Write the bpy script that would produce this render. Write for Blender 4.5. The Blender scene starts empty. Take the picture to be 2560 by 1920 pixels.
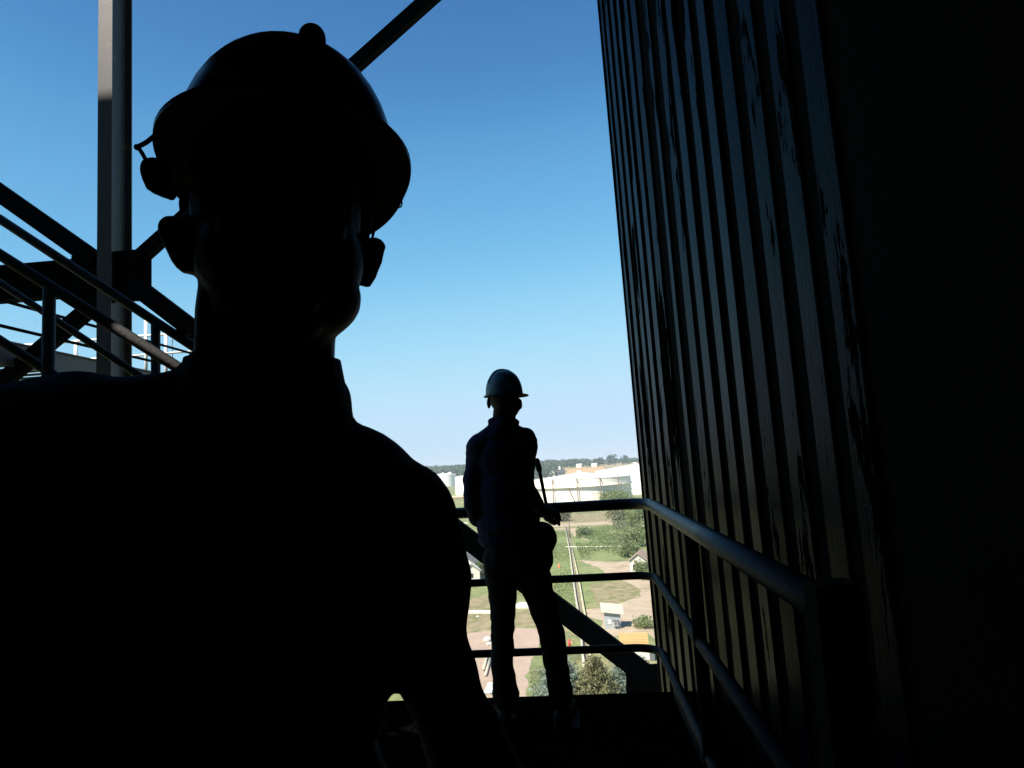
import bpy, bmesh, math, random
import numpy as np
from mathutils import Vector, Matrix, noise
R = math.radians
random.seed(7); rng = np.random.default_rng(7)
sc = bpy.context.scene
COL = sc.collection

# ------------------------------------------------------------------ camera
FPX = 1780.0
CAM = Vector((0, 0, 1.30)); YAW, PITCH, ROLL = R(4.6), R(6.4), R(3.4)
fw = Vector((-math.sin(YAW)*math.cos(PITCH), math.cos(YAW)*math.cos(PITCH), math.sin(PITCH)))
_rt = Vector((math.cos(YAW), math.sin(YAW), 0)); _up = _rt.cross(fw)
rt = _rt*math.cos(ROLL) - _up*math.sin(ROLL)
up = _up*math.cos(ROLL) + _rt*math.sin(ROLL)
cd = bpy.data.cameras.new('camera'); co = bpy.data.objects.new('camera', cd); COL.objects.link(co)
cd.sensor_width = 36; cd.lens = FPX/2560*36; cd.clip_start = 0.02; cd.clip_end = 20000
mw = Matrix.Identity(4)
for i in range(3):
    mw[i][0] = rt[i]; mw[i][1] = up[i]; mw[i][2] = -fw[i]; mw[i][3] = CAM[i]
co.matrix_world = mw; sc.camera = co

# ------------------------------------------------------------------ sky and sun
SUN_EL, SUN_AZ = R(50), R(215)
w = bpy.data.worlds.new('World'); sc.world = w; w.use_nodes = True
nt = w.node_tree; bg = nt.nodes['Background']
sky = nt.nodes.new('ShaderNodeTexSky'); sky.sky_type = 'NISHITA'; sky.sun_disc = False
sky.sun_elevation = SUN_EL; sky.sun_rotation = SUN_AZ
sky.altitude = 0; sky.air_density = 1.0; sky.dust_density = 0.1; sky.ozone_density = 2.0
# one tone curve over the whole sky: deeper blue overhead, soft pale blue (not yellow-white) at the horizon
def vmul(src, k):
    n = nt.nodes.new('ShaderNodeVectorMath'); n.operation = 'SCALE'; n.inputs['Scale'].default_value = k
    nt.links.new(src, n.inputs[0]); return n.outputs[0]
SK = .1545*.5
cv = nt.nodes.new('ShaderNodeRGBCurve')
for ci, pts_ in enumerate((((.151, .07), (.199, .128), (.256, .182), (.384, .325), (.586, .468), (.842, .545), (1.25, .585)),
                           ((.242, .216), (.33, .385), (.424, .503), (.603, .67), (.855, .765), (1.07, .775), (1.3, .78)),
                           ((.444, .50), (.572, .70), (.70, .83), (.90, .93), (1.067, .965)))):
    c_ = cv.mapping.curves[ci]; c_.points[0].location = (0, 0); c_.points[-1].location = (1, .5)
    for x_, y_ in pts_: c_.points.new(x_/2, y_/2)
cv.mapping.update()
nt.links.new(vmul(sky.outputs[0], SK), cv.inputs['Color']); nt.links.new(vmul(cv.outputs[0], 1/SK), bg.inputs[0])
bg.inputs[1].default_value = 0.08
sl = bpy.data.lights.new('sun', 'SUN'); sl.energy = 5.0; sl.angle = R(0.5); sl.color = (1, .93, .82)
so = bpy.data.objects.new('sun', sl); COL.objects.link(so)
sdir = Vector((math.sin(SUN_AZ)*math.cos(SUN_EL), math.cos(SUN_AZ)*math.cos(SUN_EL), math.sin(SUN_EL)))
so.rotation_euler = sdir.to_track_quat('Z', 'Y').to_euler(); so.location = (-20, -30, 60)
vs = sc.view_settings; vs.view_transform = 'Standard'; vs.look = 'None'; vs.exposure = 0.95; vs.gamma = 1
vs.use_curve_mapping = False
sc.cycles.max_bounces = 8; sc.cycles.use_denoising = True

# ------------------------------------------------------------------ pixel helpers (2560 x 1920 photograph)
def ray(px, py): return fw + rt*((px-1280)/FPX) + up*((960-py)/FPX)
def at_y(px, py, y): d = ray(px, py); return CAM + d*((y-CAM.y)/d.y)
def at_z(px, py, z): d = ray(px, py); return CAM + d*((z-CAM.z)/d.z)
def at_x(px, py, x): d = ray(px, py); return CAM + d*((x-CAM.x)/d.x)
def at_d(px, py, d): return CAM + ray(px, py)*d
GZ = -22.0
def G(px, py, dz=0.0): p = at_z(px, py, GZ); p.z = GZ+dz; return p

# ------------------------------------------------------------------ materials
MATS = {}
def mat(name, col, rough=.7, metal=0.0, var=.18, scale=6.0, bump=0.0, bscale=40.0, col2=None, thr=(.45, .6),
        mscale=2.0, stretch=(1, 1, 1), spec=.5, col3=None, thr3=(.5, .6), m3scale=.3, coat=0.0):
    if name in MATS: return MATS[name]
    m = bpy.data.materials.new(name); m.use_nodes = True
    t = m.node_tree; N, L = t.nodes, t.links; b = N['Principled BSDF']
    b.inputs['Roughness'].default_value = rough; b.inputs['Metallic'].default_value = metal
    b.inputs['Specular IOR Level'].default_value = spec; b.inputs['Coat Weight'].default_value = coat
    tc = N.new('ShaderNodeTexCoord'); mp = N.new('ShaderNodeMapping'); mp.inputs['Scale'].default_value = stretch
    L.new(tc.outputs['Object'], mp.inputs['Vector'])
    def nz(s, detail=6.0, rgh=.6):
        n = N.new('ShaderNodeTexNoise'); n.inputs['Scale'].default_value = s; n.inputs['Detail'].default_value = detail
        n.inputs['Roughness'].default_value = rgh; L.new(mp.outputs[0], n.inputs['Vector']); return n
    def ramp(src, lo, hi, a=(0, 0, 0, 1), c=(1, 1, 1, 1)):
        r = N.new('ShaderNodeValToRGB'); r.color_ramp.elements[0].position = lo; r.color_ramp.elements[1].position = hi
        r.color_ramp.elements[0].color = a; r.color_ramp.elements[1].color = c; L.new(src, r.inputs[0]); return r
    n1 = nz(scale)
    lo = tuple(max(0, c*(1-var)) for c in col)+(1,); hi = tuple(min(1, c*(1+var)) for c in col)+(1,)
    out = ramp(n1.outputs[0], .3, .7, lo, hi).outputs[0]
    for c2, th, ms in ((col2, thr, mscale), (col3, thr3, m3scale)):
        if c2 is None: continue
        k = ramp(nz(ms, 8.0, .62).outputs[0], th[0], th[1])
        mx = N.new('ShaderNodeMix'); mx.data_type = 'RGBA'
        L.new(k.outputs[0], mx.inputs['Factor']); L.new(out, mx.inputs['A']); mx.inputs['B'].default_value = tuple(c2)+(1,)
        out = mx.outputs['Result']
    L.new(out, b.inputs['Base Color'])
    rr = ramp(n1.outputs[0], .2, .8, (max(0, rough-.08),)*3+(1,), (min(1, rough+.08),)*3+(1,))
    L.new(rr.outputs[0], b.inputs['Roughness'])
    if bump:
        bn = nz(bscale, 4.0); bp = N.new('ShaderNodeBump'); bp.inputs['Strength'].default_value = bump; bp.inputs['Distance'].default_value = .02
        L.new(bn.outputs[0], bp.inputs['Height']); L.new(bp.outputs[0], b.inputs['Normal'])
    MATS[name] = m; return m

def leaf_mat(name, col, col2, scale=.5, trans=.25):
    if name in MATS: return MATS[name]
    m = bpy.data.materials.new(name); m.use_nodes = True
    t = m.node_tree; N, L = t.nodes, t.links; b = N['Principled BSDF']
    tc = N.new('ShaderNodeTexCoord'); n = N.new('ShaderNodeTexNoise'); n.inputs['Scale'].default_value = scale; n.inputs['Detail'].default_value = 5
    L.new(tc.outputs['Object'], n.inputs['Vector'])
    r = N.new('ShaderNodeValToRGB'); r.color_ramp.elements[0].position = .35; r.color_ramp.elements[1].position = .65
    r.color_ramp.elements[0].color = tuple(col)+(1,); r.color_ramp.elements[1].color = tuple(col2)+(1,)
    L.new(n.outputs[0], r.inputs[0]); L.new(r.outputs[0], b.inputs['Base Color']); b.inputs['Roughness'].default_value = .65
    tr = N.new('ShaderNodeBsdfTranslucent'); L.new(r.outputs[0], tr.inputs[0])
    ms = N.new('ShaderNodeMixShader'); ms.inputs[0].default_value = trans
    L.new(b.outputs[0], ms.inputs[1]); L.new(tr.outputs[0], ms.inputs[2]); L.new(ms.outputs[0], N['Material Output'].inputs[0])
    MATS[name] = m; return m

steel = mat('dark_steel', (.004, .0045, .0055), .9, .0, .25, 8, .15, 60, spec=.02)
black_sheet = mat('plain_black_sheet', (.0035, .0035, .0035), .95, 0, .3, 5, .2, 30, spec=.02)  # plain black; on the passage lining it stands in for shade
steel_grey = mat('grey_painted_steel', (.036, .036, .038), .5, 0, .15, 5, .1, 50, col2=(.16, .11, .08), thr=(.62, .7), mscale=4)
rail_dark = mat('dull_dark_rail', (.006, .007, .009), .6, 0, .3, 30, .12, 60, spec=.08)  # darker, duller than the top rail; for lower rails and toe board
rail_paint = mat('rail_paint', (.012, .016, .022), .45, 0, .3, 30, .12, 60, spec=.2, col2=(.02, .018, .018), thr=(.56, .62), mscale=28)
stair_paint = mat('stair_paint', (.115, .115, .115), .6, 0, .15, 30, .15, 90, spec=.1, col2=(.07, .066, .062), thr=(.56, .64), mscale=30)
white_paint = mat('white_paint', (.78, .79, .80), .5, 0, .05, 3)
deck_mat = mat('deck_plate', (.0022, .0022, .0022), 1.0, 0, .3, 9, .3, 70, spec=0)
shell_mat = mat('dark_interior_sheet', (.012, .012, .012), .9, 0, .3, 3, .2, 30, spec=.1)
def rotz(a): return Matrix.Rotation(a, 3, 'Z')
def clad_paint():
    """dark blue-grey sheet paint with a dull sheen; flaked off in tall ragged patches of bare sooty metal"""
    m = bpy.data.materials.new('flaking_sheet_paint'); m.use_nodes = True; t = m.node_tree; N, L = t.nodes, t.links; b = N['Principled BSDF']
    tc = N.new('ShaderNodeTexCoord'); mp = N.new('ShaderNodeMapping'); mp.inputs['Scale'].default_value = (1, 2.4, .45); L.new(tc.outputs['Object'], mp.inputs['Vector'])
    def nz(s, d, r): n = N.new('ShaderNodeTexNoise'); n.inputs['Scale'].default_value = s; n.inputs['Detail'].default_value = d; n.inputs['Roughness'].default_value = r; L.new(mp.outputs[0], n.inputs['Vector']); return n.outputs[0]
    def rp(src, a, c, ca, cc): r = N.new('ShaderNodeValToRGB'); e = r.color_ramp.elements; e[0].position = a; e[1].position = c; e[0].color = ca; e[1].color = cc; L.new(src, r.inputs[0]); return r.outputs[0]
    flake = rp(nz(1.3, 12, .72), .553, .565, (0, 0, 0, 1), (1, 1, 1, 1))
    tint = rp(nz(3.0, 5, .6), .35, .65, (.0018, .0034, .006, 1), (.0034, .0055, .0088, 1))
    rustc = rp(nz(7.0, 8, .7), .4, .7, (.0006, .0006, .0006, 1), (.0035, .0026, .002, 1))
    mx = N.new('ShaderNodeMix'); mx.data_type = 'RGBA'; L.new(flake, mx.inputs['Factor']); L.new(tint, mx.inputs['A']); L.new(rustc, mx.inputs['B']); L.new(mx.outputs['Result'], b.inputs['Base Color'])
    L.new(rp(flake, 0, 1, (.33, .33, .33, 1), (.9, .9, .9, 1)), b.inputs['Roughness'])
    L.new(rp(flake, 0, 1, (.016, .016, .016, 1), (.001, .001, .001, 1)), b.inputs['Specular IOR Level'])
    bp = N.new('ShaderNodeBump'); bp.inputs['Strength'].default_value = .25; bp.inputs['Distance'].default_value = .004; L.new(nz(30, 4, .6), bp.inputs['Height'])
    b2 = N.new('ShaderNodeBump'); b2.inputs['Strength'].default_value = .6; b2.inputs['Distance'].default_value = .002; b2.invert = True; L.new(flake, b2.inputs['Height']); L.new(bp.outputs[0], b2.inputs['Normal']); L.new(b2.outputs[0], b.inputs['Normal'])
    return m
clad = clad_paint()

# ------------------------------------------------------------------ object helpers
ORG = {}
def tag(o, label=None, cat=None, group=None, kind=None):
    if label: o['label'] = label
    if cat: o['category'] = cat
    if group: o['group'] = group
    if kind: o['kind'] = kind
    return o
def thing(name, loc, label, cat, group=None):
    o = bpy.data.objects.new(name, None); COL.objects.link(o); o.location = loc; o.empty_display_size = .1
    ORG[o.name] = Vector(loc); return tag(o, label, cat, group)
def mk(name, verts, faces, m, parent=None, smooth=False):
    """mesh object from world-space verts; stored relative to the parent thing's base"""
    org = ORG[parent.name] if parent else Vector((0, 0, 0))
    me = bpy.data.meshes.new(name)
    me.from_pydata([tuple(Vector(v)-org) for v in verts], [], faces); me.update()
    if m: me.materials.append(m)
    if smooth: me.polygons.foreach_set('use_smooth', [True]*len(me.polygons))
    o = bpy.data.objects.new(name, me); COL.objects.link(o)
    if parent: o.parent = parent
    ORG[o.name] = org
    return o
class MB:
    """collects shapes into one mesh"""
    def __init__(s): s.v = []; s.f = []
    def add(s, v, f):
        n = len(s.v); s.v += [Vector(p) for p in v]; s.f += [tuple(i+n for i in q) for q in f]; return s
    def box(s, lo, hi, M=None, ch=0.0):
        x0, y0, z0 = lo; x1, y1, z1 = hi
        if ch <= 0:
            v = [(x0, y0, z0), (x1, y0, z0), (x1, y1, z0), (x0, y1, z0), (x0, y0, z1), (x1, y0, z1), (x1, y1, z1), (x0, y1, z1)]
            f = [(0, 3, 2, 1), (4, 5, 6, 7), (0, 1, 5, 4), (1, 2, 6, 5), (2, 3, 7, 6), (3, 0, 4, 7)]
        else:
            bm = bmesh.new(); bmesh.ops.create_cube(bm, size=1)
            for q in bm.verts: q.co = Vector(((x0+x1)/2+q.co.x*(x1-x0), (y0+y1)/2+q.co.y*(y1-y0), (z0+z1)/2+q.co.z*(z1-z0)))
            bmesh.ops.bevel(bm, geom=bm.edges[:], offset=ch, segments=1, affect='EDGES')
            bm.verts.index_update(); v = [q.co.copy() for q in bm.verts]; f = [tuple(q.index for q in p.verts) for p in bm.faces]; bm.free()
        if M is not None: v = [M @ Vector(p) for p in v]
        return s.add(v, f)
    def bar(s, p0, p1, wd, dp, upv=(0, 0, 1), ch=0.004):
        """rectangular bar from p0 to p1; wd across, dp along the up-ish direction"""
        p0, p1 = Vector(p0), Vector(p1); z = (p1-p0); l = z.length; z.normalize()
        x = Vector(upv).cross(z)
        if x.length < 1e-4: x = Vector((1, 0, 0))
        x.normalize(); y = z.cross(x)
        M = Matrix((x, y, z)).transposed().to_4x4(); M.translation = p0
        return s.box((-wd/2, -dp/2, 0), (wd/2, dp/2, l), M, ch)
    def pipe(s, pts, r, n=12, caps=True):
        pts = [Vector(p) for p in pts]; rings = []; nrm = None
        rr = r if isinstance(r, (list, tuple)) else [r]*len(pts)
        base = len(s.v)
        for i, p in enumerate(pts):
            t = (pts[min(i+1, len(pts)-1)]-pts[max(i-1, 0)]).normalized()
            if nrm is None:
                nrm = t.orthogonal().normalized()
            else:
                nrm = (nrm - t*nrm.dot(t)).normalized()
            b = t.cross(nrm)
            for k in range(n):
                a = 2*math.pi*k/n; s.v.append(p+(nrm*math.cos(a)+b*math.sin(a))*rr[i])
        for i in range(len(pts)-1):
            for k in range(n):
                a0 = base+i*n+k; a1 = base+i*n+(k+1) % n
                s.f.append((a0, a1, a1+n, a0+n))
        if caps:
            s.f.append(tuple(base+k for k in range(n))[::-1]); e = base+(len(pts)-1)*n; s.f.append(tuple(e+k for k in range(n)))
        return s
    def cone(s, p0, r0, p1, r1, n=16, m=6):
        """tapered capsule"""
        p0, p1 = Vector(p0), Vector(p1); z = (p1-p0); l = max(z.length, 1e-5); z = z/l
        x = z.orthogonal().normalized(); y = z.cross(x); base = len(s.v); rings = []
        for j in range(m+1):
            a = -math.pi/2+math.pi/2*j/m; rings.append((p0+z*(r0*math.sin(a)), r0*math.cos(a)))
        for j in range(m+1):
            a = math.pi/2*j/m; rings.append((p1+z*(r1*math.sin(a)), r1*math.cos(a)))
        for c, rad in rings:
            for k in range(n):
                a = 2*math.pi*k/n; s.v.append(c+(x*math.cos(a)+y*math.sin(a))*max(rad, 1e-4))
        for i in range(len(rings)-1):
            for k in range(n):
                a0 = base+i*n+k; a1 = base+i*n+(k+1) % n; s.f.append((a0, a1, a1+n, a0+n))
        s.f.append(tuple(base+k for k in range(n))[::-1]); e = base+(len(rings)-1)*n; s.f.append(tuple(e+k for k in range(n)))
        return s
    def ell(s, c, rad, M=None, n=20, m=12):
        base = len(s.v); c = Vector(c)
        for j in range(m+1):
            a = -math.pi/2+math.pi*j/m
            for k in range(n):
                b = 2*math.pi*k/n
                p = Vector((rad[0]*max(math.cos(a), 1e-3)*math.cos(b), rad[1]*max(math.cos(a), 1e-3)*math.sin(b), rad[2]*math.sin(a)))
                s.v.append(c+(M @ p if M is not None else p))
        for i in range(m):
            for k in range(n):
                a0 = base+i*n+k; a1 = base+i*n+(k+1) % n; s.f.append((a0, a1, a1+n, a0+n))
        s.f.append(tuple(base+k for k in range(n))[::-1]); e = base+m*n; s.f.append(tuple(e+k for k in range(n)))
        return s
    def build(s, name, m, parent=None, smooth=False): return mk(name, s.v, s.f, m, parent, smooth)
    def union(s, name, m, parent, voxel=.006, it=6, disp=None):
        """overlapping closed shapes fused into one continuous skin"""
        o = s.build(name, m, parent)
        a = o.modifiers.new('r', 'REMESH'); a.mode = 'VOXEL'; a.voxel_size = voxel
        b = o.modifiers.new('s', 'SMOOTH'); b.factor = .5; b.iterations = it
        dg = bpy.context.evaluated_depsgraph_get(); dg.update()
        me = bpy.data.meshes.new_from_object(o.evaluated_get(dg)); o.modifiers.clear()
        old = o.data; o.data = me; bpy.data.meshes.remove(old)
        if disp:
            n = len(me.vertices); cs = np.empty(n*3, np.float32); ns = np.empty(n*3, np.float32)
            me.vertices.foreach_get('co', cs); me.vertex_normals.foreach_get('vector', ns)
            cs = cs.reshape(-1, 3); ns = ns.reshape(-1, 3); d = np.array([disp(Vector(p)) for p in cs], np.float32)
            me.vertices.foreach_set('co', (cs+ns*d[:, None]).ravel())
        me.polygons.foreach_set('use_smooth', [True]*len(me.polygons)); me.update()
        if not me.materials: me.materials.append(m)
        return o
def arc(c, a, b, n=6):
    """quarter bend from c+a to c+b around the inner corner"""
    return [Vector(c)+Vector(a)*math.cos(t)+Vector(b)*math.sin(t) for t in [math.pi/2*i/n for i in range(n+1)]]

# ================================================================== THE SETTING: ground far below
def smooth01(a, b, x):
    t = min(1, max(0, (x-a)/(b-a))); return t*t*(3-2*t)
def th(x, y):
    r = math.hypot(x, y)
    return GZ + 12*smooth01(820, 1350, r) + 4*smooth01(900, 1500, r)*smooth01(60, -160, x) + \
        (1.2*noise.noise((x/300, y/300, 0)) * smooth01(700, 1200, r))
def drape(px, r):
    """ground point on the bearing of photo column px at distance r"""
    d = ray(px, 1160); d.z = 0; d.normalize(); p = d*r; return Vector((p.x, p.y, th(p.x, p.y)))
ground_mat = mat('field_ground', (.15, .175, .075), .95, 0, .3, .25, .6, 3, col2=(.33, .27, .165), thr=(.5, .66), mscale=.07,
                 col3=(.25, .25, .11), thr3=(.45, .75), m3scale=.9, spec=.1)
dirt_mat = mat('bare_dirt', (.37, .295, .215), .95, 0, .14, .4, .5, 4, col2=(.27, .22, .13), thr=(.5, .68), mscale=.3, spec=.1)
pink_mat = mat('reddish_dirt', (.35, .265, .205), .95, 0, .10, .3, .4, 5, col2=(.30, .25, .16), thr=(.56, .7), mscale=.35, spec=.1)
dry_mat = mat('dry_grass', (.25, .205, .125), .95, 0, .25, .6, .6, 5, col2=(.14, .15, .06), thr=(.48, .62), mscale=.5, spec=.1)
lush_mat = mat('lush_grass', (.165, .20, .085), .95, 0, .25, .6, .7, 5, col2=(.20, .215, .085), thr=(.5, .7), mscale=.25, spec=.1)
asph_mat = mat('asphalt', (.07, .07, .072), .9, 0, .15, 1.0)
soil_mat = mat('tan_soil', (.42, .27, .14), .95, 0, .15, .02, spec=.1)

nr, na = 70, 120
rad = [0]+[6*(9000/6)**(i/(nr-1)) for i in range(nr)]
gv = [(0, 0, GZ)]; gf = []
for r in rad[1:]:
    for k in range(na):
        a = 2*math.pi*k/na; x, y = r*math.cos(a), r*math.sin(a); gv.append((x, y, th(x, y)))
for k in range(na): gf.append((0, 1+k, 1+(k+1) % na))
for i in range(nr-1):
    for k in range(na):
        a = 1+i*na+k; b = 1+i*na+(k+1) % na; gf.append((a, a+na, b+na, b))
tag(mk('ground', gv, gf, ground_mat), 'grassy works ground with dry patches far below', kind='structure')

def sheet(name, poly, m, dz, jit=.35, step=1.5, label=None):
    pts = [G(*p) for p in poly]; out = []
    for i, p in enumerate(pts):
        q = pts[(i+1) % len(pts)]; n = max(1, int((q-p).length/step))
        for k in range(n):
            s = p.lerp(q, k/n); j = jit*1.6
            s = s+Vector((noise.noise(s*.45)*j+noise.noise(s*1.7)*j*.5, noise.noise(s*.45+Vector((9, 4, 0)))*j+noise.noise(s*1.7+Vector((3, 1, 0)))*j*.5, 0)); s.z = GZ+dz
            out.append(s)
    o = mk(name, out, [tuple(range(len(out)))], m)
    bm = bmesh.new(); bm.from_mesh(o.data)
    bmesh.ops.triangulate(bm, faces=bm.faces[:]); 
    for f in bm.faces:
        if f.normal.z < 0: f.normal_flip()
    bm.to_mesh(o.data); bm.free()
    return tag(o, label, kind='structure')
sheet('grass_field', [(1375, 1330), (1600, 1318), (1600, 1398), (1450, 1399), (1408, 1470), (1392, 1480), (1372, 1400)], lush_mat, .006, 1.2)
sheet('grass_verge', [(1388, 1478), (1432, 1470), (1455, 1520), (1452, 1560), (1400, 1560)], lush_mat, .006, .5)
sheet('grass_strip', [(1448, 1452), (1485, 1450), (1480, 1500), (1462, 1515)], lush_mat, .006, .5)
sheet('grass_patch', [(1176, 1490), (1205, 1490), (1212, 1522), (1172, 1524)], lush_mat, .006, .4)
sheet('grass_plot', [(1470, 1556), (1503, 1552), (1506, 1576), (1490, 1582)], lush_mat, .006, .3)
sheet('dry_ground', [(1475, 1462), (1560, 1452), (1590, 1467), (1605, 1489), (1552, 1506), (1500, 1514), (1480, 1500)], dry_mat, .010, .8)
sheet('embankment_ground', [(1393, 1286), (1440, 1285), (1520, 1280), (1545, 1300), (1430, 1307), (1380, 1308)], dry_mat, .010, 1.5, 4)
sheet('dirt_road', [(1330, 1311), (1374, 1308), (1430, 1308), (1530, 1302), (1640, 1296), (1640, 1303), (1530, 1310), (1430, 1316), (1384, 1318), (1330, 1321)], dirt_mat, .014, 1.0, 3)
sheet('dirt_track', [(1382, 1321), (1447, 1320), (1449, 1333), (1457, 1342), (1472, 1352), (1455, 1347), (1440, 1341), (1428, 1333), (1414, 1325), (1384, 1324)], dirt_mat, .014, .8, 2)
sheet('dirt_turning_area', [(1446, 1400), (1510, 1405), (1581, 1404), (1640, 1402), (1640, 1432), (1583, 1430), (1520, 1437), (1500, 1424), (1470, 1409)], dirt_mat, .014, .6)
sheet('dirt_loop', [(1542, 1447), (1563, 1446), (1640, 1440), (1640, 1600), (1617, 1584), (1551, 1588), (1520, 1597), (1500, 1590), (1506, 1573), (1507, 1552), (1465, 1541), (1465, 1524),
                    (1502, 1520), (1551, 1508), (1580, 1499), (1607, 1489), (1600, 1476), (1587, 1464), (1562, 1453)], dirt_mat, .018, .35)
sheet('dirt_yard', [(1120, 1780), (1323, 1780), (1316, 1690), (1330, 1650), (1352, 1615), (1348, 1572), (1300, 1570), (1200, 1578), (1120, 1590)], pink_mat, .014, .4)
sheet('worn_ground', [(1120, 1500), (1228, 1490), (1240, 1535), (1345, 1522), (1352, 1570), (1300, 1568), (1120, 1588)], dry_mat, .010, .4)
sheet('asphalt_road', [(1120, 1366), (1168, 1376), (1206, 1402), (1190, 1409), (1168, 1399), (1120, 1392)], asph_mat, .014, .2)
# far tan fields on the rising land
def field(name, px0, px1, r0, r1, m, dz=.4):
    v, f = [], []; n = 14
    for j in range(4):
        for i in range(n+1):
            p = drape(px0+(px1-px0)*i/n+6*math.sin(j*2.1), r0+(r1-r0)*j/3+25*math.sin(i*.9+j)); p.z += dz; v.append(p)
    for j in range(3):
        for i in range(n):
            a = j*(n+1)+i; f.append((a, a+1, a+n+2, a+n+1))
    return tag(mk(name, v, f, m), kind='structure')
field('bare_field', 1412, 1512, 1010, 1215, soil_mat)
field('dry_far_field', 1500, 1640, 1120, 1500, mat('far_dry', (.3, .23, .12), .95, 0, .2, .02))

# ------------------------------------------------------------------ foliage helpers
def leaf_quads(pts, size, upb=.35, asp=.55):
    pts = np.asarray(pts, dtype=float); n = len(pts)
    d = rng.normal(size=(n, 3)); d /= np.linalg.norm(d, axis=1, keepdims=True)
    nn = rng.normal(size=(n, 3)); nn[:, 2] += upb*2
    b = np.cross(nn, d); b /= np.linalg.norm(b, axis=1, keepdims=True)+1e-9
    s = (np.asarray(size)*rng.uniform(.6, 1.4, n))[:, None]
    v = np.stack([pts-d*s, pts+b*s*asp, pts+d*s, pts-b*s*asp], 1).reshape(-1, 3)
    return v
def leaf_obj(name, pts, size, m, parent=None, upb=.35, asp=.55):
    v = leaf_quads(pts, size, upb, asp); org = np.array(ORG[parent.name]) if parent else np.zeros(3)
    n = len(v)//4; me = bpy.data.meshes.new(name)
    me.vertices.add(4*n); me.vertices.foreach_set('co', (v-org).ravel().astype(np.float32))
    me.loops.add(4*n); me.loops.foreach_set('vertex_index', np.arange(4*n, dtype=np.int32))
    me.polygons.add(n); me.polygons.foreach_set('loop_start', np.arange(0, 4*n, 4, dtype=np.int32))
    me.update(calc_edges=True); me.validate(); me.materials.append(m)
    o = bpy.data.objects.new(name, me); COL.objects.link(o)
    if parent: o.parent = parent
    return o
def clump_pts(c, rad, nc, nl, cr, hollow=.4):
    """leaf positions in nc clumps spread through an ellipsoid volume, uneven outline"""
    out = []
    for i in range(nc):
        d = rng.normal(size=3); d /= np.linalg.norm(d); k = rng.uniform(hollow, 1.0)**.6*rng.uniform(.75, 1.12)
        cc = np.array(c)+d*np.array(rad)*k
        q = rng.normal(size=(nl, 3))*cr*rng.uniform(.6, 1.25)*np.array([1, 1, .7]); out.append(cc+q)
    return np.concatenate(out)
bark = mat('bark', (.10, .075, .055), .9, 0, .3, 8, .5, 30)
def broad_tree(base, h, rx, label, m, name='leafy_tree', group=None, nc=60, nl=70, ls=.22, low=.25):
    t = thing(name, base, label, 'tree', group); b = Vector(base)
    mb = MB(); top = b+Vector((rng.uniform(-.3, .3), rng.uniform(-.3, .3), h*.7)); mb.pipe([b-Vector((0, 0, .3)), b.lerp(top, .5)+Vector((.1, .05, 0)), top], [h*.03, h*.022, h*.008], 8)
    for i in range(6):
        a = i*1.05+rng.uniform(0, .5); s = b.lerp(top, .35+.09*i)
        mb.pipe([s, s+Vector((math.cos(a)*rx*.4, math.sin(a)*rx*.4, h*.1)), s+Vector((math.cos(a)*rx*.75, math.sin(a)*rx*.75, h*.22))], [h*.012, h*.009, h*.004], 6)
    mb.build('trunk', bark, t, True)
    leaf_obj('crown', clump_pts(b+Vector((0, 0, h*(low+1)/2)), (rx, rx, h*(1-low)/2), nc, nl, rx*.2), ls, m, t)
    return t
def conifer(base, h, r, label, m, group=None, tiers=15, ls=.16, nb=11):
    t = thing('conifer_tree', base, label, 'tree', group); b = Vector(base)
    MB().pipe([b-Vector((0, 0, .3)), b+Vector((0, 0, h*.5)), b+Vector((0, 0, h*.98))], [h*.022, h*.014, h*.003], 8).build('trunk', bark, t, True)
    pts = []
    for i in range(tiers):
        f = i/(tiers-1); z = h*(.08+.9*f); L = r*(1-f)**.55*rng.uniform(.75, 1.15)+.15
        n = max(4, int(nb*(1-f*.6)))
        for k in range(n):
            a = 2*math.pi*(k+rng.uniform(-.3, .3))/n+i*.7; l = L*rng.uniform(.7, 1.15)
            for s in np.linspace(.25, 1, 7):
                c = np.array([b.x+math.cos(a)*l*s, b.y+math.sin(a)*l*s, b.z+z-l*.18*s+.25*l*s*s])
                pts.append(c+rng.normal(size=(14, 3))*np.array([.17, .17, .13])*(.7+.5*s))
    leaf_obj('crown', np.concatenate(pts), ls, m, t, .2, .28)
    return t
g_wood = leaf_mat('far_leaves', (.03, .055, .02), (.075, .115, .04), .03)
g_olive = leaf_mat('olive_leaves', (.14, .155, .075), (.27, .265, .14), .6, .45)
g_blue = leaf_mat('blue_green_needles', (.09, .13, .105), (.23, .29, .23), 1.2)
g_brown = leaf_mat('olive_brown_needles', (.10, .105, .045), (.25, .235, .11), 1.2, .3)
g_bright = leaf_mat('bright_leaves', (.16, .205, .075), (.30, .35, .14), .4, .5)
g_dark = leaf_mat('dark_leaves', (.08, .12, .045), (.17, .22, .09), .4, .4)

# far-off woodland on the ridge: one mass
wp, ws = [], []
for i in range(2300):
    px = rng.uniform(500, 2050); r = rng.uniform(930 if px < 1385 else 1120, 1750)
    if 1405 < px < 1640 and r < 1260: continue
    if px > 1480 and rng.uniform() < .45: continue
    b = drape(px, r); h = rng.uniform(7, 12.5)*(1.1 if px < 1470 else .75)
    n = 60; q = rng.normal(size=(n, 3)); q /= np.linalg.norm(q, axis=1, keepdims=True); q *= rng.uniform(.6, 1, (n, 1))
    wp.append(np.array(b)+np.array([0, 0, h*.55])+q*np.array([h*.62, h*.62, h*.5])); ws.append(np.full(n, h*.15))
tag(leaf_obj('distant_woodland', np.concatenate(wp), np.concatenate(ws), g_wood), 'hazy green woodland along the horizon ridge', 'woodland', kind='stuff')

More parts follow.
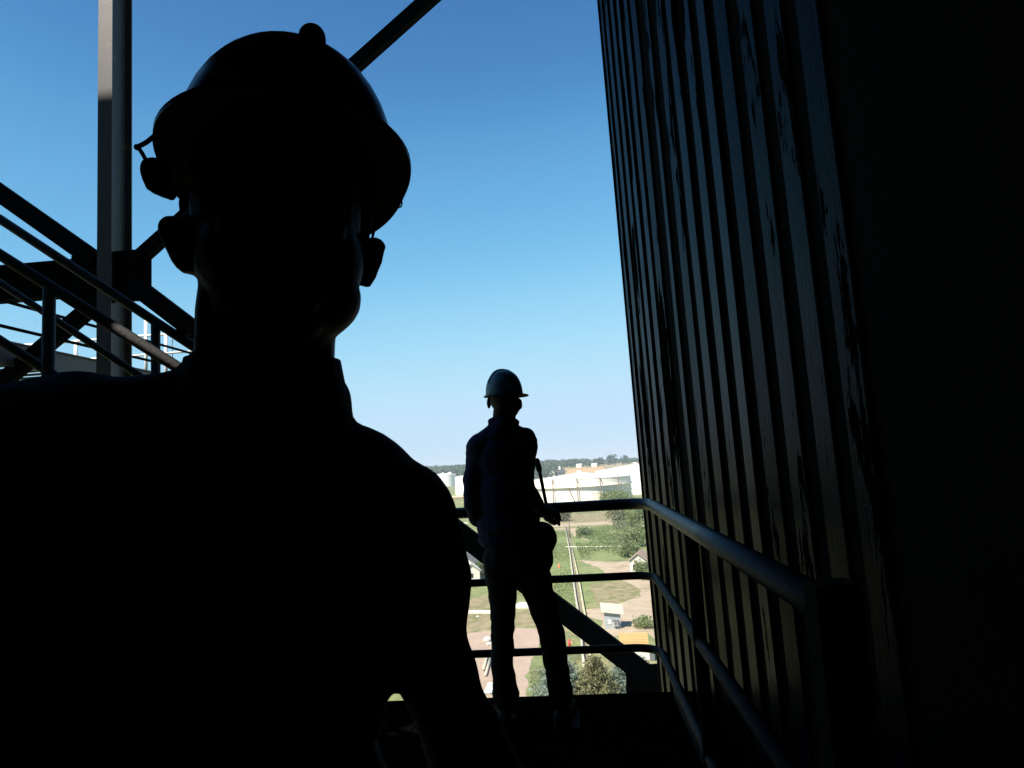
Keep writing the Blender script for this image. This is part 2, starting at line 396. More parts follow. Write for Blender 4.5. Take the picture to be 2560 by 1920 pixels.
# ================================================================== STEEL STRUCTURE AROUND THE CAMERA
WX = 0.85          # cladding wall face, measured in the wall's own slightly turned frame
WY1 = 5.06         # far end of the cladding wall
# ---- corrugated wall, one object per sheet
PITCH_R = .22
LEAN = .012       # the old wall leans in a little over the walkway
SHR = Matrix.Identity(4); SHR[0][2] = -LEAN; SHR[0][3] = LEAN*1.3
SHR = Matrix.Rotation(R(4.4), 4, 'Z') @ SHR      # the wall closes in on the railing towards its far end
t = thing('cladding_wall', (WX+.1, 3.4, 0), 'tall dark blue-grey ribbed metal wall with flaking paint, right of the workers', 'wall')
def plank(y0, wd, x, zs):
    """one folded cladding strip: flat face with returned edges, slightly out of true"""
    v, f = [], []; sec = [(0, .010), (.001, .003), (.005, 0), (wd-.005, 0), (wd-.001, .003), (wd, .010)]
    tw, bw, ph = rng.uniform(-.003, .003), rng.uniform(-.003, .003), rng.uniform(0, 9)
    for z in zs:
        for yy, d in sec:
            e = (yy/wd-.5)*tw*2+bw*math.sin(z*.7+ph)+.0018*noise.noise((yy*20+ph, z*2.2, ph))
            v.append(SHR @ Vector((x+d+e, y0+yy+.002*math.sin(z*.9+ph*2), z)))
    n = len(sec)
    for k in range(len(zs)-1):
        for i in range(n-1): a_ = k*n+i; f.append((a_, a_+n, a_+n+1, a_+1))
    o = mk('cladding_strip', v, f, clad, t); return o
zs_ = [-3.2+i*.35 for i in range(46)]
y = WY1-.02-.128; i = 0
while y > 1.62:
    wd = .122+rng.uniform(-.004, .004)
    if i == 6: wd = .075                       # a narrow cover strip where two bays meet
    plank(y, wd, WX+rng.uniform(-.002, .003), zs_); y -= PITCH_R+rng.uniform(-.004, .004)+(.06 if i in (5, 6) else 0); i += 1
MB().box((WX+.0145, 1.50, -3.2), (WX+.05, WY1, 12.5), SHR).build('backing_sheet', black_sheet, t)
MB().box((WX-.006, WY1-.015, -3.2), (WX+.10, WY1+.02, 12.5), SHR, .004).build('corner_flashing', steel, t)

# ---- dark passage and screens added around the camera to block sun and sky
t = thing('light_block_shell', (-.4, -3, 0), 'dark passage and screens around the camera, added to block sun and sky, out of frame', 'building')
MB().box((-1.40, -3.0, 2.90), (1.05, 1.95, 3.05)).build('ceiling', shell_mat, t)
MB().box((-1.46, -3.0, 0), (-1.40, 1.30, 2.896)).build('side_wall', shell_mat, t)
MB().box((-1.46, -3.10, 0), (1.15, -3.003, 3.05)).build('back_wall', shell_mat, t)
MB().box((WX-.03, -3.1, -.3), (WX+.05, 1.60, 6.0), SHR).build('side_wall', black_sheet, t)  # black colour stands in for shade on the near wall here
def sun_screen(x0, x1, z0, z1): MB().box((x0, 1.12, z0), (x1, 1.20, z1)).build('sun_screen_panel', shell_mat, t)  # unseen screen, shaped to keep sun off the men, wall and braces
FT = 16.5; fx0, fx1, fz0, fz1 = -2.79, -2.40, 3.55, 4.30       # gap put in the screen to throw sun on the stair rail
FT2 = 24.0
sun_screen(-16, -8.9, -22, FT); sun_screen(-8.896, fx0, -22, FT2); sun_screen(fx1, -1.47, -22, FT2); sun_screen(fx0, fx1, -22, fz0); sun_screen(fx0, fx1, fz1, FT2)
sun_screen(-1.466, .70, 3.055, FT2)
t = thing('sky_block_slab', (-.6, 3, 5.2), 'dark slab added overhead to block sky light, out of frame', 'platform')
MB().box((-1.9, 1.204, 5.30), (.55, 4.6, 5.36)).build('deck_plate', deck_mat, t)  # unseen slab put in to cut the high sky light below it
for xx in (-1.7, -.6, .3): MB().box((xx-.05, 1.204, 5.36), (xx+.05, 4.6, 5.56)).build('joist', steel, t)

# ---- platform
EDGE = 4.16
t = thing('platform', (-.5, 2, 0), 'dark steel platform floor the two workers stand on', 'platform')
for i in range(8):
    ya, yb = -3+i*(EDGE+3)/8, -3+(i+1)*(EDGE+3)/8-.004
    for xa, xb in ((-1.7, -.904), (-.9, -.104), (-.1, WX-.035)):
        MB().box((xa, ya, -.012), (xb, yb, .0005*((i+int(xa*10)) % 3)), None, .002).build('deck_plate', deck_mat, t)
MB().box((-1.69, -2.99, -.034), (WX+.07, EDGE-.03, -.014)).build('under_plate', deck_mat, t)
MB().box((-1.7, EDGE-.02, -.26), (WX+.3, EDGE+.02, -.016)).build('edge_beam', steel, t)
for xx in (-1.5, -.4, .4): MB().box((xx-.05, -3, -.24), (xx+.05, EDGE-.022, -.036)).build('joist', steel, t)

# ---- guard railing: runs across the front and bends back along the wall
RY = EDGE-.07
def zrail(px, py): return at_y(px, py, RY).z
zt = at_y(1480, 1265, RY).z; zm = at_y(1480, 1444, RY).z; zl = at_y(1480, 1624, RY).z
RX = .395
t = thing('guard_railing', (-.5, RY, 0), 'dark tubular guard railing at the platform edge, bending back along the ribbed wall', 'railing')
def rail_path(z, x0, yend, r, dz0=0, dzend=0):
    c = Vector((RX-r, RY-r, z))
    return [Vector((x0, RY, z+dz0)), Vector((-.3, RY, z+dz0*.3))]+arc(c, (0, r, 0), (r, 0, 0), 7)+[Vector((RX, 2.4, z))]+[Vector((RX, yend, z+dzend))]
MB().pipe(rail_path(zt, -1.66, 1.24, .16), .031, 16).build('top_rail', rail_paint, t, True)
MB().pipe(rail_path(zm, -1.66, 1.23, .12), .0215, 14).build('middle_rail', rail_dark, t, True)
MB().pipe(rail_path(zl, -1.66, 1.23, .14), .0215, 14).build('lower_rail', rail_dark, t, True)
for p in ((-1.66, RY), (-.75, RY), (RX-.0, 2.62)):
    MB().pipe([(p[0], p[1], 0), (p[0], p[1], zt-.01)], .024, 12).pipe([(p[0], p[1], 0), (p[0], p[1], .012)], .05, 12).build('post', steel, t, True)
MB().box((RX-.035, 1.17, 0), (RX+.035, 1.24, zt+.045), None, .004).build('end_post', black_sheet, t)
MB().bar((RX+.05, .9, .07), (RX+.05, RY-.1, .07), .008, .11).build('toe_board', rail_dark, t)

# ---- steel frame: column, beam, X-braces
CY = 8.2
t = thing('steel_frame', at_y(290, 1240, CY)*1, 'dark braced steel column and beam rising at the left', 'steel frame')
cx = at_y(261, 500, CY).x; k = (at_y(300, 500, CY).x-at_y(200, 500, CY).x)/100
bf = 36*k; dep = .42
mb = MB(); hb_ = 22; lo = -22
xl, xr = cx-bf/2, cx+bf/2
mb.box((xl, CY, lo), (xr, CY+.018, hb_)).box((xl+.0, CY+dep-.018, lo), (xr, CY+dep, hb_)).box((cx-.008, CY+.018, lo), (cx+.008, CY+dep-.018, hb_))
mb.build('column', steel_grey, t)
# beam along the frame line to the left of the column
zb1, zb0 = at_y(120, 650, CY).z, at_y(120, 738, CY).z
MB().box((cx-9, CY+.12, zb0), (xl-.02, CY+.14, zb1)).box((cx-9, CY+.03, zb1-.02), (xl-.02, CY+.23, zb1)).box((cx-9, CY+.03, zb0), (xl-.02, CY+.23, zb0+.02)).build('beam', steel, t)
zn = at_y(300, 690, CY).z
def plate(name, pp, y, th_, m, parent):
    a = [at_y(px, py, y) for px, py in pp]; b = [p+Vector((0, th_, 0)) for p in a]; n = len(a)
    return mk(name, a+b, [tuple(range(n))[::-1], tuple(range(n, 2*n))]+[(i, (i+1) % n, n+(i+1) % n, n+i) for i in range(n)], m, parent)
plate('gusset_plate', [(178, 640), (247, 632), (330, 624), (358, 623), (377, 643), (377, 728), (352, 752), (290, 755), (232, 772), (205, 768), (178, 745)], CY+.05, .02, steel, t)
def brace(p0, p1, wd, y=CY+.08):
    MB().bar(at_y(*p0, y), at_y(*p1, y), .12, wd*k, (0, 1, 0)).build('brace', steel, t)
def brace2(p0, p1, wd, y=CY+.08):
    a, b = at_y(*p0, y), at_y(*p1, y); MB().bar(a, b, wd*k, .12, (0, 1, 0)).build('brace', steel, t)
brace2((-330, 250), (240, 652), 42); brace2((355, 640), (1300, -205), 33); brace2((320, 700), (1640, 1706), 42); brace2((265, 738), (-60, 1010), 36)
MB().box((1.35, CY+.0, -22), (1.75, CY+.3, 14)).build('column', steel_grey, t)
plate('gusset_plate', [(1565, 1685), (1602, 1663), (1640, 1660), (1720, 1660), (1720, 1800), (1567, 1800)], CY+.05, .02, steel, t)

# ---- stair rising to the left
t = thing('stair', (-1.2, 2.95, 0), 'dark steel stair with tubular handrails rising to the left behind the foreground worker', 'stair')
YN, YF = 2.62, 3.32
def stair_rail(pa, pb, y, x0, x1, r, name, parent, end=None):
    A, B = at_y(*pa, y), at_y(*pb, y); s = (B.z-A.z)/(B.x-A.x)
    P = lambda x: Vector((x, y, A.z+(x-A.x)*s))
    MB().pipe([P(x0), P((x0+x1)/2), P(x1)], r, 14).build(name, stair_paint, parent, True)
    return P
PN = stair_rail((0, 637), (420, 903), YN, -4.6, -.95, .0225, 'near_handrail', t)
PF = stair_rail((0, 548), (440, 838), YF, -4.6, -.97, .0235, 'far_handrail', t)
stair_rail((0, 851), (110, 922), YN, -4.6, -.98, .019, 'near_middle_rail', t)
stair_rail((75, 757), (330, 927), YF, -4.6, -1.0, .018, 'far_middle_rail', t)
for px in (123, -420, 740): 
    x = at_y(px, 750, YN).x; p = PN(x); MB().pipe([p-Vector((0, 0, 1.3)), p], .0235, 12).build('post', stair_paint, t, True)
for px in (389, -60, 860):
    x = at_y(px, 850, YF).x; p = PF(x); MB().pipe([p-Vector((0, 0, 1.3)), p], .0225, 12).build('post', stair_paint, t, True)
for P, yy in ((PN, YN), (PF, YF)):
    a, b = P(-4.6), P(-.98); MB().bar(a-Vector((0, 0, 1.33)), b-Vector((0, 0, 1.30)), .012, .2, (0, 0, 1)).build('stringer', steel, t)
sl_ = PN(-1).z-PN(-2).z
for i in range(15):
    z = .2*(i+1); x = -1.05-i*.2/abs(sl_)
    if PN(x).z-1.3 < 0.02: continue
    MB().box((x-.13, YN+.02, PN(x).z-1.28), (x+.13, YF-.02, PN(x).z-1.25), None, .004).build('tread', steel, t)
MB().box((at_y(448, 832, YF).x-.02, YF-.03, at_y(448, 832, YF).z-.012), (at_y(448, 832, YF).x+.05, YF+.03, at_y(448, 832, YF).z+.012)).build('rail_bracket', steel, t)

# ---- upper walkway running away on the left, with grey fascia
XW = at_y(0, 853, 8.0).x
t = thing('upper_walkway', (XW, 9, 3), 'grey-edged upper walkway with thin handrails behind the stair at left', 'walkway')
zf1 = at_x(0, 853, XW).z; zf0 = at_x(200, 945, XW).z
def hline(px, py): return at_x(px, py, XW).z
z1_, z2_ = hline(120, 783), hline(120, 842)
FY0, FY1 = 3.6, 14.0
fa = MB().box((XW-.03, FY0, zf0), (XW+.0, FY1, zf1), None, .003).build('fascia', steel_grey, t)
MB().box((XW-.12, FY0, zf1+.003), (XW+.03, FY1, zf1+.02)).build('fascia_flange', steel_grey, t)
MB().pipe([(XW, FY0, z1_), (XW, FY1, z1_)], .022, 10).build('top_rail', steel, t, True)
MB().pipe([(XW, FY0, z2_), (XW, FY1, z2_)], .022, 10).build('middle_rail', steel, t, True)
for i in range(4):
    yy = 4.2+i*3.1; MB().pipe([(XW, yy, zf1), (XW, yy, z1_)], .02, 10).build('post', steel, t, True)
for i in range(40):
    yy = FY0+i*(FY1-FY0)/40; MB().box((XW-1.3, yy, zf0+.02), (XW-.032, yy+.03, zf0+.05)).build('grating_bar', steel_grey, t)
# ---- sunlit white railing at the far end
WYR = 13.2
t = thing('white_railing', (at_y(200, 850, WYR).x, WYR, 3), 'white sunlit railing in the distance behind the column at left', 'railing')
A, B = at_y(47, 863, WYR), at_y(460, 833, WYR); zt_ = (A.z+B.z)/2
MB().pipe([(A.x-1.2, WYR, zt_), (B.x+1.6, WYR, zt_)], .028, 10).build('top_rail', white_paint, t, True)
zm_ = at_y(430, 882, WYR).z
MB().pipe([(A.x-1.2, WYR, zm_), (B.x+1.6, WYR, zm_)], .022, 10).build('middle_rail', white_paint, t, True)
zlo = at_y(365, 960, WYR).z
for px, dx in ((365, 0), (415, 0), (-40, 0), (190, 0), (560, 0)):
    x = at_y(px, 850, WYR).x; top = zt_+(.36 if px == 365 else .02)
    MB().pipe([(x, WYR, zlo), (x, WYR, top)], .034, 10).build('post', white_paint, t, True)
for px in (376, 424):
    x = at_y(px, 850, WYR).x; MB().pipe([(x, WYR+.1, zlo), (x, WYR+.1, zt_+(.3 if px == 376 else .0))], .012, 8).build('ladder_stile', white_paint, t, True)
MB().box((A.x-1.2, WYR-.1, zlo-.2), (B.x+1.6, WYR+1.2, zlo)).build('floor_slab', steel_grey, t)

# ================================================================== things far below and beyond
tank_white = mat('tank_white', (.82, .80, .76), .55, 0, .06, .15, col2=(.55, .45, .36), thr=(.60, .8), mscale=.12, stretch=(1, 1, .15))
tank_beige = mat('tank_rusty_beige', (.80, .74, .64), .6, 0, .10, .2, col2=(.52, .36, .26), thr=(.58, .78), mscale=.2, stretch=(1, 1, .08))
rust = mat('rusty_steel', (.20, .14, .105), .8, 0, .3, 2)
def cyl(mb, c, r, z0, z1, n=72, cap=True):
    b = len(mb.v)
    for z in (z0, z1):
        for k in range(n): a = 2*math.pi*k/n; mb.v.append(Vector((c[0]+r*math.cos(a), c[1]+r*math.sin(a), z)))
    for k in range(n): mb.f.append((b+k, b+(k+1) % n, b+n+(k+1) % n, b+n+k))
    if cap: mb.f.append(tuple(b+n+k for k in range(n)))
    return mb
def ring(mb, c, r0, r1, z0, z1, n=72):
    b = len(mb.v)
    for r, z in ((r0, z0), (r1, z0), (r1, z1), (r0, z1)):
        for k in range(n): a = 2*math.pi*k/n; mb.v.append(Vector((c[0]+r*math.cos(a), c[1]+r*math.sin(a), z)))
    for j in range(4):
        for k in range(n): mb.f.append((b+j*n+k, b+j*n+(k+1) % n, b+((j+1) % 4)*n+(k+1) % n, b+((j+1) % 4)*n+k))
    return mb
def cone_roof(mb, c, r, z0, z1, n=72, curve=.0, rr=6):
    b = len(mb.v)
    for j in range(rr):
        f = 1-j/rr
        for k in range(n):
            a = 2*math.pi*k/n; z = z0+(z1-z0)*((1-f)+curve*(f-f*f)); mb.v.append(Vector((c[0]+r*f*math.cos(a), c[1]+r*f*math.sin(a), z)))
    mb.v.append(Vector((c[0], c[1], z1)))
    for j in range(rr-1):
        for k in range(n): a0 = b+j*n+k; a1 = b+j*n+(k+1) % n; mb.f.append((a0, a1, a1+n, a0+n))
    for k in range(n): mb.f.append((b+(rr-1)*n+k, b+(rr-1)*n+(k+1) % n, b+rr*n))
    return mb
def tank(px, dist, r, hw, hr, m, label, courses=5, curve=0.0, rail=True):
    d = ray(px, 1160); d.z = 0; d.normalize(); c = d*dist; z0 = th(c.x, c.y)
    t = thing('storage_tank', (c.x, c.y, z0), label, 'tank', 'storage tanks of the tank farm')
    n = courses
    for i in range(n):   # shell plates in rings, each lapped a little inside the one below
        cyl(MB(), c, r-.012*i, z0+hw*i/n, z0+hw*(i+1)/n, 72, False).build('shell_course', m, t, True)
    rf = cone_roof(MB(), c, r+.15, z0+hw, z0+hw+hr, 72, curve).build('roof', tank_white, t, True)
    cyl(MB(), c, r*.05, z0+hw+hr-.3, z0+hw+hr+.9, 16).build('vent', tank_white, rf)
    if rail:
        mb = MB()
        for zz in (.55, 1.1): mb.pipe([Vector((c.x+(r-.1)*math.cos(a), c.y+(r-.1)*math.sin(a), z0+hw+zz)) for a in [2*math.pi*k/48 for k in range(49)]], .05, 5)
        for k in range(36): a = 2*math.pi*k/36; mb.pipe([(c.x+(r-.1)*math.cos(a), c.y+(r-.1)*math.sin(a), z0+hw), (c.x+(r-.1)*math.cos(a), c.y+(r-.1)*math.sin(a), z0+hw+1.1)], .05, 5)
        mb.build('roof_railing', rust, rf)
    return t, c, z0
# the big rust-streaked tank in the middle, with wind girder, pipes and stair
t, c, z0 = tank(1447, 395, 27.5, 13.6, 3.0, tank_beige, 'large rust-streaked beige storage tank with a ledge round its shell, beyond the railing', 6)
zg = z0+9.6
ring(MB(), c, 27.5, 28.8, zg, zg+.25).build('wind_girder', tank_beige, t)
back = math.atan2(-c.y, -c.x)
for px in (1381, 1442, 1500, 1545):
    d = ray(px, 1200); d.z = 0; d.normalize()
    # point where this bearing meets the near side of the shell
    q = d.dot(c); disc = q*q-(c.length_squared-28.9**2); p = d*(q-math.sqrt(disc))
    MB().pipe([(p.x, p.y, z0), (p.x, p.y, z0+7), (p.x, p.y, z0+13.0), (p.x*1.004, p.y*1.004, z0+14.2)], .28, 8).build('standpipe', rust, t, True)
mb = MB(); prev = None
for i in range(9):
    a = back-.215+.016*i; z = z0+.4+8.8*(8-i)/8; p = Vector((c.x+28.4*math.cos(a), c.y+28.4*math.sin(a), z))
    if prev: mb.bar(prev, p, .9, .35)
    prev = p
mb.build('stair', rust, t)
mb = MB(); d = ray(1578, 1200); d.z = 0; d.normalize(); s = Vector((-c.y, c.x, 0)).normalized()*-1
p = Vector((c.x, c.y, 0))+s*27.9
for o in (-.5, .5):
    mb.pipe([p+d*o+Vector((0, 0, z0)), p+d*o+Vector((0, 0, z0+15))], .1, 6)
for i in range(28): mb.pipe([p-d*.5+Vector((0, 0, z0+.5+i*.5)), p+d*.5+Vector((0, 0, z0+.5+i*.5))], .05, 5)
mb.build('ladder', rust, t)
tank(1588, 480, 27, 15.2, 3.4, tank_white, 'large white cone-roofed storage tank beside the dark wall edge, behind the beige tank', 6, 0, False)
t, c, z0 = tank(1106, 900, 16.5, 14.2, 2.2, tank_white, 'white storage tank with a small dome on its roof, left of the standing worker', 5)
dm = MB().ell((c.x+10, c.y-8, z0+14.9), (3.2, 3.2, 2.6)); dm.build('roof_dome', tank_white, t, True)
tank(1178, 615, 14.6, 15.4, 1.2, tank_white, 'plain white storage tank standing half behind the standing worker', 5, 0, False)

# generic buildings
wall_white = mat('whitewashed_wall', (.58, .55, .49), .8, 0, .07, .8)
wall_grey = mat('grey_sheet_wall', (.30, .33, .345), .6, 0, .06, 1.0)
roof_brown = mat('brown_roof', (.30, .22, .16), .8, 0, .15, 1.0)
roof_pale = mat('pale_metal_roof', (.46, .40, .325), .6, 0, .05, 1.0)
roof_yellow = mat('yellow_ochre_roof', (.50, .33, .13), .65, 0, .08, 1.2, col2=(.45, .26, .09), thr=(.55, .75), mscale=1.2)
glass = mat('dark_glass', (.03, .035, .04), .15, 0, .1, 1)
dark_wall = mat('dark_grey_sheet', (.12, .12, .13), .7, 0, .2, 1)  # dark grey sheet for doors, grilles and dark walls
def gable_house(base, w_, d_, h_, rh, ang, label, wm, rm, name='house', group=None, windows=2, door=True):
    t = thing(name, base, label, 'building', group); b = Vector(base); M = rotz(ang)
    T = lambda x, y, z: b+M @ Vector((x, y, z))
    v = [T(-w_/2, -d_/2, 0), T(w_/2, -d_/2, 0), T(w_/2, d_/2, 0), T(-w_/2, d_/2, 0), T(-w_/2, -d_/2, h_), T(w_/2, -d_/2, h_), T(w_/2, d_/2, h_), T(-w_/2, d_/2, h_), T(0, -d_/2, h_+rh), T(0, d_/2, h_+rh)]
    mk('wall', v, [(0, 1, 5, 8, 4), (1, 2, 6, 5), (2, 3, 7, 9, 6), (3, 0, 4, 7)], wm, t)
    e = .35; k = rh/(w_/2)
    for s in (-1, 1):
        a0 = T(s*(w_/2+e), -d_/2-e, h_-e*k); a1 = T(s*(w_/2+e), d_/2+e, h_-e*k); r0 = T(0, -d_/2-e, h_+rh); r1 = T(0, d_/2+e, h_+rh); u = Vector((0, 0, .1))
        mk('roof_slope', [a0, a1, r1, r0, a0+u, a1+u, r1+u, r0+u], [(0, 1, 2, 3), (4, 5, 6, 7), (0, 1, 5, 4), (1, 2, 6, 5), (2, 3, 7, 6), (3, 0, 4, 7)], rm, t)
    for i in range(windows):
        x = -w_/2+w_*(i+.7)/(windows+.4)
        mb = MB(); mb.box((x-.35, -d_/2-.05, h_*.4), (x+.35, -d_/2+.02, h_*.75), Matrix.Translation(b) @ M.to_4x4()); mb.build('window', glass, t)
    if door: mb = MB(); mb.box((-.4, -d_/2-.06, 0), (.4, -d_/2+.02, 1.9), Matrix.Translation(b) @ M.to_4x4()); mb.build('door', dark_wall, t)
    return t
def block_house(base, w_, d_, h_, ang, label, wm, rm, name='house', group=None, windows=3):
    t = thing(name, base, label, 'building', group); b = Vector(base); M = Matrix.Translation(b) @ rotz(ang).to_4x4()
    MB().box((-w_/2, -d_/2, 0), (w_/2, d_/2, h_), M).build('wall', wm, t)
    MB().box((-w_/2-.4, -d_/2-.4, h_+.004), (w_/2+.4, d_/2+.4, h_+.3), M).build('roof', rm, t)
    for i in range(windows):
        x = -w_/2+w_*(i+.5)/windows; MB().box((x-w_*.09, -d_/2-.06, h_*.35), (x+w_*.09, -d_/2+.02, h_*.7), M).build('window', glass, t)
    return t

# the small grey kiosk with the tilted pale roof
kb = G(1533, 1572); kd = math.hypot(kb.x, kb.y); sc_ = kd/FPX; ka = -math.atan2(kb.x, kb.y)
t = thing('kiosk', kb, 'small grey kiosk with a tilted pale roof and boxed air unit, on the dirt', 'kiosk')
KM = Matrix.Translation(kb) @ rotz(ka).to_4x4()
kw, kh, kdp = 38*sc_, 42*sc_, 1.9
MB().box((-kw/2, 0, 0), (kw/2, kdp, kh*.93), KM, .01).build('wall', wall_grey, t)
for i in range(5):
    MB().box((-kw/2-.012, -.03, .02+i*kh*.182), (kw/2+.012, -.003, (i+1)*kh*.182), KM, .004).build('wall_board', wall_grey, t)
rl = [KM @ Vector(p) for p in ((-kw*.68, -.45, kh*.98), (kw*.74, -.45, kh*.80), (kw*.70, 2.25, kh*1.12), (-kw*.74, 2.25, kh*1.30))]
u = Vector((0, 0, .07)); mk('roof', rl+[p+u for p in rl], [(3, 2, 1, 0), (4, 5, 6, 7), (0, 1, 5, 4), (1, 2, 6, 5), (2, 3, 7, 6), (3, 0, 4, 7)], roof_pale, t)
wn = MB().box((-kw*.32, -.06, kh*.26), (-kw*.08, -.031, kh*.56), KM).build('window', wall_white, t)
MB().box((-kw*.34, -.055, kh*.24), (-kw*.06, -.0305, kh*.58), KM).build('frame', dark_wall, wn)
ac = MB().box((kw*.04, -.55, kh*.20), (kw*.34, -.031, kh*.45), KM, .02).build('air_unit', wall_white, t)
MB().box((kw*.07, -.57, kh*.24), (kw*.31, -.552, kh*.41), KM).build('grille', dark_wall, ac)
MB().box((kw*.0, -.62, kh*.46), (kw*.38, -.031, kh*.50), KM).build('hood', dark_wall, ac)

# low shelter with ochre sheet roof right of the kiosk
yb = G(1588, 1652); sy = math.hypot(yb.x, yb.y)/FPX; ya = -math.atan2(yb.x, yb.y)
t = thing('shelter', yb, 'low shelter with an ochre corrugated sheet roof and pale walls, below the kiosk', 'building')
YM = Matrix.Translation(yb) @ rotz(ya).to_4x4(); yw = 70*sy
MB().box((-yw/2+.1, .1, 0), (yw/2-.1, 2.6, 1.55), YM).build('wall', wall_white, t)
for i in range(5): MB().box((-yw/2+.12+i*yw*.196, .04, .05), (-yw/2+.1+(i+1)*yw*.196-.03, .09, 1.5), YM, .004).build('wall_panel', wall_white, t)
for i in range(9):    # sheet roof: lapped horizontal sheets climbing to the back
    y0_, y1_ = -.25+i*.36, -.25+(i+1)*.36+.05; z_ = 1.72+i*.085
    MB().box((-yw/2, y0_, z_), (yw/2-.02*(i % 2), y1_, z_+.05), YM, .006).build('roof_sheet', roof_yellow, t)
MB().box((yw/2+.05, -.2, 0), (yw/2+.55, .5, 1.2), YM).build('side_bin', dark_wall, t)

gable_house(G(1603, 1436), 3.2, 7, 3.3, 1.2, R(-12), 'white gabled hut with brown roof against the dark wall edge, by bushes', wall_white, roof_brown, 'hut')
gable_house(G(1176, 1452), 3.4, 6.0, 2.5, 1.3, R(14), 'white gabled hut between the two workers, above the middle rail', wall_white, wall_white, 'hut', None, 1, False)
block_house(G(1160, 1352), 4.6, 4.5, 2.6, R(0), 'brown flat-roofed hut left of the standing worker, by the road', dark_wall, roof_brown, 'hut')
b = drape(1378, 990); block_house(b, 9, 8, 7.5, R(-5), 'white box-shaped house in front of the far woods, right of the worker', wall_white, wall_white)
b = drape(1398, 1000); tt = block_house(b, 13, 9, 8, R(8), 'dark industrial block with a white stack beside the tan field', dark_wall, dark_wall, 'industrial_building')
MB().box((b.x-1.5, b.y-1.5, b.z+8.3), (b.x+1.5, b.y+1.5, b.z+13)).build('chimney', wall_white, tt)
for px, r_, lb in ((1448, 1225, 'small white house at the left end of the tan field edge'), (1486, 1215, 'white cottage beside the round dark trees at the tan field edge'), (1513, 1330, 'distant white house at the dry field beyond the cottage')):
    b = drape(px, r_); gable_house(b, 11, 9, 4, 2.5, R(80), lb, wall_white, wall_white, 'house', 'far white houses')
MB_ = drape(1350, 1000); block_house(MB_, 8, 6, 4, 0, 'white shed just right of the worker, under the woods', wall_white, wall_white)
for px, r_, h, lb in ((1497, 1260, 15, 'round dark tree beside the far white cottage'), (1530, 1420, 17, 'round tree standing alone on the hazy horizon'), (1563, 1480, 14, 'rightmost lone tree on the hazy horizon near the wall edge')):
    broad_tree(drape(px, r_), h, h*.55, lb, g_wood, 'far_tree', 'lone far trees', 30, 40, 1.3, .1)

# pipes along the ground
pipe_pale = mat('pale_pipe', (.46, .41, .31), .6, 0, .1, 1.5)
pipe_pink = mat('salmon_pipe', (.58, .36, .25), .6, 0, .15, 1.0, col2=(.35, .2, .14), thr=(.55, .7), mscale=.6)
pipe_yellow = mat('yellow_pipe', (.50, .45, .25), .6, 0, .1, 1.5)
def pipeline(pp, r, m, label, name='pipeline', z=.5, sup=6.0, group='pipes along the ground'):
    pts = [G(*p) for p in pp]
    for p in pts: p.z = GZ+z
    t = thing(name, (pts[0].x, pts[0].y, GZ), label, 'pipe', group)
    MB().pipe(pts, r, 10).build('pipe', m, t, True)
    for i in range(len(pts)-1):
        L_ = (pts[i+1]-pts[i]).length; n = max(1, int(L_/sup))
        for k in range(n):
            q = pts[i].lerp(pts[i+1], (k+.5)/n); MB().box((q.x-.2, q.y-.12, GZ-.1), (q.x+.2, q.y+.12, GZ+z-r*.6)).build('support', wall_white, t)
    return t
pipeline([(1413, 1318), (1424, 1380), (1432, 1440), (1440, 1500), (1452, 1570), (1457, 1640), (1464, 1700)], .16, pipe_pale, 'left of the two pale pipes running away beside the trench', z=.42)
pipeline([(1431, 1376), (1440, 1420), (1448, 1455), (1457, 1510), (1466, 1560), (1473, 1620), (1480, 1690)], .15, pipe_yellow, 'yellowish right pipe running away beside the trench', z=.42)
tr = [G(*p) for p in ((1420, 1316), (1429, 1376), (1437, 1440), (1446, 1500), (1457, 1560), (1463, 1620), (1470, 1690))]
v = []
for p in tr: v += [p+Vector((-.55, 0, .022)), p+Vector((.55, 0, .022))]
tag(mk('trench', v, [(2*i, 2*i+1, 2*i+3, 2*i+2) for i in range(len(tr)-1)], mat('trench_soil', (.19, .165, .10), .95, 0, .3, 1.5)), kind='structure')
pipeline([(1414, 1371), (1470, 1371), (1530, 1370), (1590, 1368)], .13, wall_white, 'thin white pipe crossing the green field on white blocks', z=.4, sup=9)
pipeline([(1330, 1281), (1400, 1281), (1470, 1277), (1530, 1272)], .9, pipe_pink, 'thick salmon pipe along the foot of the tank', z=2.2, sup=14)
pipeline([(1330, 1286), (1400, 1286), (1470, 1282), (1530, 1277)], .4, pipe_pink, 'thinner rusty pipe below the thick salmon pipe', z=.9, sup=12)
pipeline([(1100, 1250), (1130, 1249), (1170, 1247), (1240, 1244)], .9, pipe_pink, 'salmon pipe rack seen between the two workers', z=1.6, sup=14)
def gbox(name, px0, px1, py, d_, h_, m, label, cat):
    a, b = G(px0, py), G(px1, py); mb = MB()
    dv = (b-a).normalized(); nv = Vector((-dv.y, dv.x, 0)); t = thing(name, a, label, cat)
    n = max(1, int((b-a).length/2.2))
    for i in range(n):
        p = a+dv*((b-a).length*i/n); M = Matrix((dv, nv, Vector((0, 0, 1)))).transposed().to_4x4(); M.translation = p
        MB().box((0, 0, -.05), ((b-a).length/n-.03, d_, h_), M, .015).build('block', m, t)
    return t
gbox('low_wall', 1130, 1240, 1534, .5, .42, wall_white, 'low white block wall crossing between the two workers', 'wall')
gbox('concrete_platform', 1284, 1350, 1521, 3.4, .35, wall_white, "pale concrete block apron seen between the standing worker's legs", 'platform')

